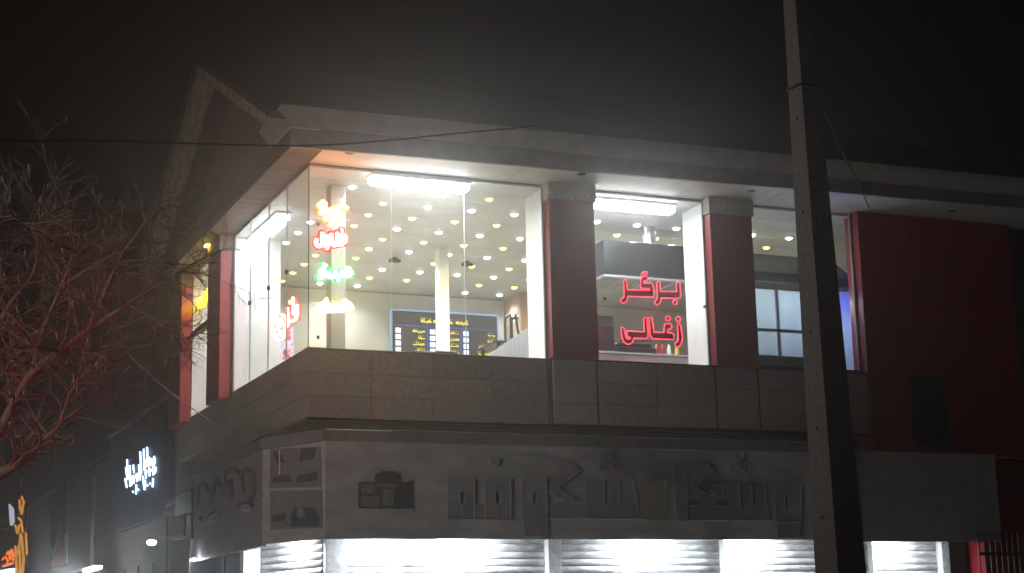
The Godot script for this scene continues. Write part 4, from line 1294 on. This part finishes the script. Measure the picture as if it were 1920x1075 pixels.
	area(bp, Vector3((b0.x + b1.x) / 2 + 0.05, b0.y - 0.15, bz - 0.3), Vector3(0, -0.8, 1), Vector3.RIGHT, Vector2(0.4, 0.04), Color(0.12, 0.16, 1.0), 3.0)
	area(bp, Vector3((b0.x + b1.x) / 2 + 0.05, b0.y - 0.6, bz - 0.35), Vector3(0, -0.8, 1), Vector3.RIGHT, Vector2(0.4, 0.04), Color(0.8, 0.86, 1.0), 0.7)
	box(bp, "lamp_tube", Vector3(b0.x + 0.15, b0.y - 0.58, bz - 0.37), Vector3(b1.x - 0.05, b0.y - 0.56, bz - 0.33), M.lamp_white)
	box(bp, "handle_post", Vector3(b0.x + 0.02, 4.96, bz + 0.05), Vector3(b0.x + 0.07, on_z(1578, 626, bz).y, bz + 0.1), M.rib_grey)
	var wf := thing("wall_vent", "grey square vent plate high on the wall over the olive hood", "vent", on_z(1565, 470, -3.5))
	box(wf, "plate", on_z(1552, 482, -3.5), on_z(1578, 455, -3.5) + Vector3(0, 0, 0.03), M.rib_grey, 0.01)
	box(wf, "wall_arm", on_z(1560, 470, -3.5) + Vector3(0, 0, -5.0), on_z(1566, 464, -3.5) + Vector3(0, 0, -0.01), M.rib_grey)

# ---------------------------------------------------------------- the street beyond the gable side
func neighbours():
	var x := -0.30
	var b := thing("phone_shop_building", "dark flat-roofed shop building carrying glowing white lettering", "building", Vector3(2.0, 0, -14))
	box(b, "wall", Vector3(-0.05, 0, -17.0), Vector3(8, 6.45, -9.25), M.far_wall)
	box(b, "sign_band", Vector3(-0.27, 4.05, -14.6), Vector3(-0.055, 6.0, -9.3), M.far_wall_blue, 0.01)
	box(b, "coping", Vector3(-0.12, 6.452, -17.05), Vector3(8, 6.52, -9.25), M.stone_dark)
	box(b, "shop_window", Vector3(-0.1, 0.3, -14.4), Vector3(-0.055, 3.2, -9.4), M.far_wall_dark)
	for i in 3:
		box(b, "mullion", Vector3(-0.14, 0.3, -14.2 + i * 1.6), Vector3(-0.105, 3.2, -14.12 + i * 1.6), M.grille)
	# its lettering
	var k := 8.96
	var pl := func(px, py): return on_x(220.0 + px / k, 820.0 + py / k, -0.31)
	var t := thing("white_letters", "cool white glowing shop lettering with tall strokes on dark blue band", "lit sign", on_x(265, 885, -0.31))
	for s in [[[160, 380], [165, 520], [172, 690]], [[140, 510], [150, 600], [170, 690]], [[205, 480], [212, 640], [214, 830]], [[262, 470], [272, 600]], [[380, 245], [390, 420], [400, 600]], [[358, 465], [368, 590]], [[440, 200], [446, 420], [452, 560]], [[495, 170], [503, 340], [512, 490]], [[478, 380], [484, 500]], [[532, 340], [540, 480]], [[574, 365], [592, 490]], [[614, 330], [626, 400], [600, 500]], [[128, 700], [140, 760], [155, 845]], [[240, 640], [236, 720], [238, 800]], [[276, 640], [272, 780]], [[320, 610], [322, 680], [330, 745]], [[362, 595], [366, 660], [372, 720]], [[470, 540], [474, 620], [478, 690]], [[532, 510], [536, 590], [540, 655]], [[596, 500], [602, 570], [598, 640]], [[636, 500], [634, 560], [622, 605]], [[425, 660], [436, 760], [455, 880], [462, 720]], [[595, 690], [594, 760], [588, 840]], [[315, 800], [314, 880], [308, 960]], [[255, 915], [262, 925]], [[346, 880], [352, 888]], [[496, 805], [502, 815]], [[546, 776], [549, 784]], [[135, 705], [220, 690], [290, 660], [390, 630]], [[460, 600], [540, 570], [640, 535]]]:
		stroke(t, "neon_stroke", s, pl, 0.021, M.sign_white)
	area(t, Vector3(-0.62, 4.95, -11.6), Vector3(1, 0, 0), Vector3(0, 0, 1), Vector2(2.4, 0.6), Color(0.55, 0.75, 1.0), 0.16)
	# wall lamp over its door
	var lp := on_x(284, 1018, -0.6)
	var l := thing("wall_lamp", "small white wall lamp glowing beneath the phone shop lettering", "lamp", lp)
	tube(l, "arm", [Vector3(-0.1, lp.y + 0.02, lp.z - 0.1), lp + Vector3(0, 0.03, 0)], 0.015, M.dark_metal)
	var sp := SphereMesh.new()
	sp.radius = 0.09
	sp.height = 0.11
	put(l, "lamp_globe", sp, M.lamp_white, lp)
	omni(l, lp, Color(0.9, 0.96, 1.0), 0.8, 0.06)
	# torn awning frame between the two buildings
	var aw := thing("awning_frame", "broken awning frame with pale torn sheeting beside the fascia", "awning", on_x(335, 960, -0.75))
	var pa := func(px, py): return on_x(px, py, -0.75)
	for s in [[[309, 947], [330, 930], [362, 918]], [[312, 1008], [362, 1009]], [[347, 962], [346, 1010]], [[324, 972], [362, 962]], [[313, 972], [312, 1075]], [[360, 920], [361, 1010]]]:
		stroke(aw, "frame_bar", s, pa, 0.022, M.grille)
	var pb := func(px, py): return on_x(px, py, -0.72)
	slab_poly(aw, "sheeting", [Vector2(313, 974), Vector2(346, 972), Vector2(345, 1006), Vector2(313, 1004)], pb, Vector3(-0.02, 0, 0), M.tarp)
	slab_poly(aw, "sheeting", [Vector2(350, 988), Vector2(360, 986), Vector2(360, 1006), Vector2(349, 1007)], pb, Vector3(-0.02, 0, 0), M.tarp)
	slab_poly(aw, "sheeting", [Vector2(322, 1014), Vector2(358, 1011), Vector2(356, 1075), Vector2(320, 1075)], pb, Vector3(-0.02, 0, 0), M.wall_dark)
	slab_poly(aw, "sheeting", [Vector2(309, 950), Vector2(328, 938), Vector2(330, 942), Vector2(311, 955)], pb, Vector3(-0.02, 0, 0), M.tarp)
	slab_poly(aw, "sheeting", [Vector2(350, 893), Vector2(368, 886), Vector2(362, 893), Vector2(352, 897)], pb, Vector3(-0.02, 0, 0), M.tarp)
	var sl := on_x(362, 1050, -0.72)
	var l2 := thing("step_lamp", "tiny white lamp at the foot of the awning frame", "lamp", sl)
	box(l2, "lamp_lens", sl + Vector3(-0.03, -0.02, -0.10), sl + Vector3(0.03, 0.02, 0.10), M.lamp_white, 0.008)
	box(l2, "bracket", sl + Vector3(-0.02, 0.022, -0.04), sl + Vector3(0.02, 0.05, 0.04), M.dark_metal)
	omni(l2, sl + Vector3(0, -0.06, 0), Color(0.9, 0.95, 1.0), 0.25, 0.05)
	# building farther along, with boards
	var c := thing("far_shop_building", "dark two-storey shop building farther down the side street", "building", Vector3(3, 0, -24))
	box(c, "wall", Vector3(0.1, 0, -34.0), Vector3(8, 6.1, -17.1), M.far_wall_dark)
	box(c, "coping", Vector3(0.02, 6.102, -34.0), Vector3(8, 6.2, -17.1), M.stone_dark)
	for i in 5:
		var w := box(c, "window", Vector3(0.06, 1.0, -32.5 + i * 3.0), Vector3(0.098, 2.9, -30.3 + i * 3.0), M.blue_glass)
		box(w, "sill", Vector3(0.0, 0.9, -32.5 + i * 3.0), Vector3(0.098, 0.995, -30.3 + i * 3.0), M.stone_dark)
	var bb := thing("tall_billboard", "faded mauve billboard standing over the side street pavement", "billboard", Vector3(-0.6, 0, -18))
	var q0 := on_x(176, 897, -0.6)
	var q1 := on_x(124, 925, -0.6)
	box(bb, "board", Vector3(-0.63, q0.y - 2.05, q1.z), Vector3(-0.55, q0.y, q0.z), M.billboard, 0.01)
	for zz in [q0.z - 0.4, q1.z + 0.4]:
		box(bb, "post", Vector3(-0.54, 0, zz - 0.05), Vector3(-0.46, q0.y - 0.1, zz + 0.05), M.grille)
	box(bb, "awning_edge", Vector3(-0.9, q0.y - 2.15, q1.z - 0.3), Vector3(-0.5, q0.y - 2.08, q0.z + 0.6), M.tarp)
	var bn := thing("leaf_banner", "narrow upright banner with red and green drop shapes", "banner", on_x(108, 1060, -0.65))
	var pn := func(px, py): return on_x(px, py, -0.65)
	var pn2 := func(px, py): return on_x(px, py, -0.672)
	slab_poly(bn, "cloth", [Vector2(94, 930), Vector2(126, 905), Vector2(127, 1060), Vector2(95, 1068)], pn, Vector3(-0.02, 0, 0), M.far_wall_dark)
	slab_poly(bn, "red_field", [Vector2(96, 1066), Vector2(95, 1038), Vector2(104, 1020), Vector2(112, 980), Vector2(118, 1020), Vector2(119, 1058)], pn2, Vector3(-0.008, 0, 0), M.banner_red)
	slab_poly(bn, "green_drop", [Vector2(96, 1020), Vector2(97, 1000), Vector2(104, 988), Vector2(107, 1004), Vector2(102, 1026)], pn2, Vector3(-0.012, 0, 0), M.banner_green)
	slab_poly(bn, "white_edge", [Vector2(94, 1022), Vector2(100, 1034), Vector2(108, 1014), Vector2(106, 1028), Vector2(99, 1046), Vector2(94, 1036)], pn2, Vector3(-0.014, 0, 0), M.banner_white)
	slab_poly(bn, "white_edge", [Vector2(121, 1000), Vector2(125, 1000), Vector2(126, 1056), Vector2(121, 1058)], pn2, Vector3(-0.014, 0, 0), M.banner_white)
	var sg := on_x(174, 1067, -1.0)
	var l3 := thing("canopy_lamp", "long bright white canopy lamp under the mauve billboard", "lamp", sg)
	box(l3, "lamp_tube", sg + Vector3(-0.08, -0.03, -0.9), sg + Vector3(0.08, 0.03, 0.7), M.tube_white, 0.01)
	box(l3, "housing", sg + Vector3(-0.1, 0.032, -0.95), sg + Vector3(0.1, 0.06, 0.75), M.dark_metal)
	area(l3, sg + Vector3(0, -0.06, 0), Vector3.DOWN, Vector3(0, 0, 1), Vector2(1.5, 0.15), Color(0.92, 0.97, 1.0), 2.0)
	omni(l3, sg + Vector3(-0.35, -0.12, -1.6), Color(0.92, 0.97, 1.0), 2.0, 0.1)
	# amber figure of lights, orange letters and pale sign far down the street
	var fz := -0.8
	var pf := func(px, py): return on_x(px, py, fz)
	var am := thing("amber_light_sculpture", "tall amber light sculpture glowing far down the side street", "lit sign", pf.call(38, 1070))
	for s in [[[40, 932], [44, 945], [38, 958]], [[36, 938], [37, 955]], [[42, 950], [40, 965]], [[34, 972], [40, 980], [33, 990]], [[28, 985], [32, 1000], [36, 985]], [[40, 985], [42, 998]], [[38, 1000], [36, 1020], [30, 1045], [32, 1075]], [[40, 1005], [42, 1030], [44, 1055], [40, 1075]], [[28, 1025], [29, 1045], [30, 1060]], [[48, 1000], [50, 1040]], [[36, 1030], [37, 1075]]]:
		stroke(am, "light_rope", s, pf, 0.035, M.amber)
	stroke(am, "mast", [[46, 940], [50, 1075]], func(px, py): return on_x(px, py, -0.7), 0.05, M.grille)
	var og := thing("orange_letters", "orange-red glowing letters low beside the amber light sculpture", "lit sign", on_x(14, 1055, -0.95))
	for s in [[[4, 1050], [10, 1045], [14, 1055], [8, 1062]], [[12, 1040], [16, 1035], [18, 1050]], [[18, 1040], [22, 1032], [24, 1052]], [[5, 1062], [14, 1060], [24, 1056]], [[22, 1045], [26, 1042]]]:
		stroke(og, "neon_stroke", s, func(px, py): return on_x(px, py, -0.95), 0.032, M.orange_sign)
	var ps := thing("pale_sign", "slim pale glowing sign high beside the amber light sculpture", "lit sign", on_x(23, 965, -0.95))
	slab_poly(ps, "sign_face", [Vector2(19, 946), Vector2(26, 955), Vector2(27, 980), Vector2(22, 986)], func(px, py): return on_x(px, py, -0.95), Vector3(-0.06, 0, 0), M.pale_sign)
	tube(ps, "bracket", [on_x(27, 966, -0.95), on_x(34, 964, -0.7)], 0.03, M.grille)
	var cy_ := thing("cyan_shop_lights", "row of pale cyan shop lights under the orange letters", "lit sign", on_x(18, 1072, -0.95))
	slab_poly(cy_, "sign_face", [Vector2(3, 1070), Vector2(14, 1068), Vector2(14, 1090), Vector2(3, 1090)], func(px, py): return on_x(px, py, -0.95), Vector3(-0.06, 0, 0), M.sign_white)
	slab_poly(cy_, "sign_face", [Vector2(17, 1067), Vector2(28, 1066), Vector2(28, 1090), Vector2(17, 1090)], func(px, py): return on_x(px, py, -0.95), Vector3(-0.06, 0, 0), M.sign_white)

# ---------------------------------------------------------------- concrete utility pole in front of the building
func utility_pole():
	var t := thing("utility_pole", "tapered square concrete utility pole in front of the building", "utility pole", at_range(1604, 1400, 16.0) * Vector3(1, 0, 1))
	var top := at_range(1494, 0, 16.0)
	var low := at_range(1577, 1075, 16.0)
	var axis := (top - low)
	var view := Vector3(fw.x, 0, fw.z).normalized()
	var side := Vector3(-view.z, 0, view.x)
	var a := deg_to_rad(28.0)
	var n1 := (-view * cos(a) + side * sin(a))      # face turned away from the lamps
	var n2 := (-view * sin(a) - side * cos(a))      # face turned to the side street
	var ring := func(y: float) -> Array:
		var f := (y - low.y) / axis.y
		var c := low + axis * f
		var s := lerpf(0.170, 0.096, f)
		return [c + n1 * s + n2 * s, c + n1 * s - n2 * s, c - n1 * s - n2 * s, c - n1 * s + n2 * s]
	hexa(t, "shaft", ring.call(-0.1), ring.call(10.5), M.concrete)
	# step holes and steel straps
	for y in [4.42, 3.47, 5.62, 2.62, 6.6]:
		var r: Array = ring.call(y)
		var c: Vector3 = (r[0] + r[3]) / 2.0 + n2 * 0.002
		box_turned(t, "step_hole", c, Vector3(0.022, 0.03, 0.012), n1, M.black)
	for y in [6.93]:
		var r: Array = ring.call(y)
		var loop := []
		for p in r:
			loop.append(p + (p - (r[0] + r[2]) / 2.0).normalized() * 0.012)
		tube(t, "strap", loop, 0.016, M.dark_metal, -1.0, 6, true)

# ---------------------------------------------------------------- bare tree
func twig(st: SurfaceTool, p: Vector3, d: Vector3, length: float, r: float, depth: int, leaves: Array):
	var pts := [p]
	var n := 6 if depth > 0 else 5
	var bend := Vector3(rng.randfn(0, 0.26), rng.randfn(-0.05, 0.26), rng.randfn(0, 0.26))
	var q := p
	var v := d
	for i in n:
		v = (v + bend * 0.35 + Vector3(rng.randfn(0, 0.11), rng.randfn(0, 0.11), rng.randfn(0, 0.11))).normalized()
		q += v * length / n
		pts.append(q)
	tube_into(st, pts, r, r * (0.45 if depth > 0 else 0.25), 5 if depth > 1 else 4)
	if depth == 0:
		if rng.randf() < 0.05:
			leaves.append(q)
		return
	var kids := rng.randi_range(3, 5) if depth > 1 else rng.randi_range(3, 4)
	for k in kids:
		var f := rng.randf_range(0.25, 1.0)
		var i := clampi(int(f * n), 1, n)
		var base: Vector3 = pts[i]
		var axis := (Vector3(rng.randfn(0, 1), rng.randfn(0, 1), rng.randfn(0, 1))).normalized()
		var nd: Vector3 = ((pts[i] - pts[i - 1]).normalized() + axis * rng.randf_range(0.45, 0.95) + Vector3(0, 0.02, 0)).normalized()
		twig(st, base, nd, length * rng.randf_range(0.5, 0.8), maxf(r * 0.55 * (1.0 - 0.4 * f), 0.0032), depth - 1, leaves)

func tree():
	var d0 := 15.5
	var foot := at_range(-95, 1440, d0)
	var t := thing("bare_tree", "bare leafless street tree lit red, branching beside the gable front", "tree", Vector3(foot.x, 0.0, foot.z))
	var leaves := []
	var trunk := smooth([Vector3(foot.x, -0.05, foot.z), at_range(-82, 1180, d0), at_range(-66, 1000, d0), at_range(-40, 905, d0)], 4)
	tube(t, "trunk", trunk, 0.17, M.bark, 0.11, 10)
	var limbs := [
		[[-40, 905, 0], [20, 878, -0.1], [70, 840, -0.2], [110, 800, -0.2], [150, 765, -0.1]],
		[[-45, 915, 0], [0, 810, 0.1], [35, 740, 0.0], [60, 700, -0.1], [110, 660, -0.2], [165, 620, -0.3], [240, 570, -0.5], [320, 520, -0.7], [392, 478, -0.9]],
		[[60, 700, -0.1], [85, 610, 0.2], [115, 540, 0.4], [138, 470, 0.6], [134, 420, 0.7], [118, 370, 0.8]],
		[[165, 620, -0.3], [200, 540, -0.5], [228, 480, -0.6], [262, 430, -0.8], [285, 390, -0.9]],
		[[-45, 915, 0], [-40, 760, 0.3], [-20, 650, 0.5], [20, 570, 0.6], [60, 520, 0.8], [70, 460, 1.0], [56, 400, 1.1]],
		[[-20, 650, 0.5], [-40, 520, 0.8], [-20, 440, 1.0], [20, 380, 1.0]],
		[[138, 470, 0.6], [90, 450, 0.3], [55, 425, 0.2], [15, 400, 0.1]],
		[[110, 660, -0.2], [60, 650, -0.5], [20, 655, -0.6], [-10, 650, -0.7]],
		[[240, 570, -0.5], [290, 600, -0.6], [320, 625, -0.7], [345, 640, -0.7]],
		[[110, 800, -0.2], [130, 740, -0.3], [146, 715, -0.4], [150, 690, -0.4]],
		[[115, 540, 0.4], [170, 500, 0.3], [230, 470, 0.2], [290, 455, 0.0], [350, 450, -0.2]],
		[[0, 810, 0.1], [-20, 720, 0.6], [20, 640, 0.9], [90, 590, 1.2], [150, 560, 1.3]],
	]
	var radii := [0.065, 0.055, 0.034, 0.028, 0.05, 0.028, 0.02, 0.018, 0.012, 0.016, 0.018, 0.024]
	var st := new_st()
	for l in limbs.size():
		var pts := []
		for q in limbs[l]:
			pts.append(at_range(q[0], q[1], d0 + q[2]))
		pts = smooth(pts, 4)
		tube(t, "limb", pts, radii[l], M.bark, maxf(radii[l] * 0.14, 0.004), 8)
		for i in range(2, pts.size()):
			var f := float(i) / pts.size()
			for rep in (1 if rng.randf() < 0.75 else 2):
				var tang: Vector3 = (pts[i] - pts[i - 1]).normalized()
				var axis := Vector3(rng.randfn(0, 1), rng.randfn(0, 0.8), rng.randfn(0, 1)).normalized()
				twig(st, pts[i], (tang * 0.5 + axis * 0.8 + Vector3(0, 0.05, 0)).normalized(), rng.randf_range(0.3, 0.66), maxf(radii[l] * 0.30 * (1.2 - f), 0.006), 2, leaves)
	put(t, "twigs", st.commit(), M.bark)
	var ls := new_st()
	for p in leaves:
		var o: Vector3 = p
		tube_into(ls, [o, o + Vector3(rng.randfn(0, 0.006), -0.025, rng.randfn(0, 0.006)), o + Vector3(rng.randfn(0, 0.012), -0.06, rng.randfn(0, 0.012))], 0.008, 0.003, 5)
	var lm := put(t, "seed_pods", ls.commit(), M.dry_leaf)
	lm.set_meta("kind", "stuff")

# ---------------------------------------------------------------- overhead wires
func wire(label, pts: Array, r, m):
	var t := thing("overhead_wire", label, "wire", pts[0])
	tube(t, "strand", smooth(pts, 8), r, m, -1.0, 5)
	tube(t, "end_clamp", [pts[0], pts[0].lerp(pts[1], 0.03)], r * 1.8, M.black, -1.0, 6)

func wires():
	wire("dark overhead cable passing in front of the gable and eave", [at_range(-160, 266, 14), at_range(200, 264, 15), at_range(345, 269, 15.6), at_range(612, 272, 17), at_range(860, 250, 19), at_range(1010, 236, 20.5)], 0.010, M.cable)
	wire("thin dark cable dropping from the sky to the maroon end wall", [at_range(1545, 205, 19), at_range(1580, 285, 20), at_range(1610, 345, 21), on_z(1634, 398, 0.205)], 0.011, M.cable)
	wire("thin grey cable slung from the tree to the stone parapet", [at_range(200, 620, 16), at_range(265, 690, 19), at_range(340, 752, 23), on_x(418, 806, -0.015)], 0.009, M.cable_grey)

# ---------------------------------------------------------------- lamps out of frame whose light the photograph shows
func street_lights():
	var p := Vector3(-17.5, 0, 13.0)
	var t := thing("street_lamp", "steel street lamp across the side street", "street lamp", p)
	cyl(t, "post", p + Vector3(0, 2.6, 0), 0.09, 5.2, M.dark_metal, 0.05)
	tube(t, "arm", [p + Vector3(0, 5.1, 0), p + Vector3(0.7, 5.5, -0.1), p + Vector3(1.6, 5.6, -0.2)], 0.035, M.dark_metal)
	var hd := p + Vector3(1.9, 5.55, -0.25)
	box(t, "lamp_head", hd + Vector3(-0.32, 0.06, -0.14), hd + Vector3(0.32, 0.14, 0.14), M.dark_metal, 0.02)
	box(t, "lamp_lens", hd + Vector3(-0.22, -0.02, -0.1), hd + Vector3(0.22, 0.055, 0.1), M.lamp_white, 0.02)
	spot(t, hd + Vector3(0.28, -0.06, -0.18), Vector3(cos(deg_to_rad(32)), 0.02, -sin(deg_to_rad(32))), Color(1.0, 0.97, 0.94), 70.0, 34.0, 0.12)
	# red lightbox of a shop on the tree's side of the street
	var q := at_range(-760, 900, 9.0)
	var s := thing("red_lightbox", "red glowing shop lightbox on a post across from the bare tree", "lit sign", Vector3(q.x, 0, q.z))
	box(s, "post", Vector3(q.x - 0.06, 0, q.z - 0.06), Vector3(q.x + 0.06, q.y - 0.5, q.z + 0.06), M.dark_metal)
	box(s, "lightbox_face", q + Vector3(-0.25, -0.5, -0.5), q + Vector3(0.25, 0.5, 0.5), M.red_lightbox, 0.02)
	var d := (at_range(135, 665, 15.5) - q)
	spot(s, q + d.normalized() * 0.75, d, Color(1.0, 0.15, 0.16), 17.0, 14.0, 0.3)
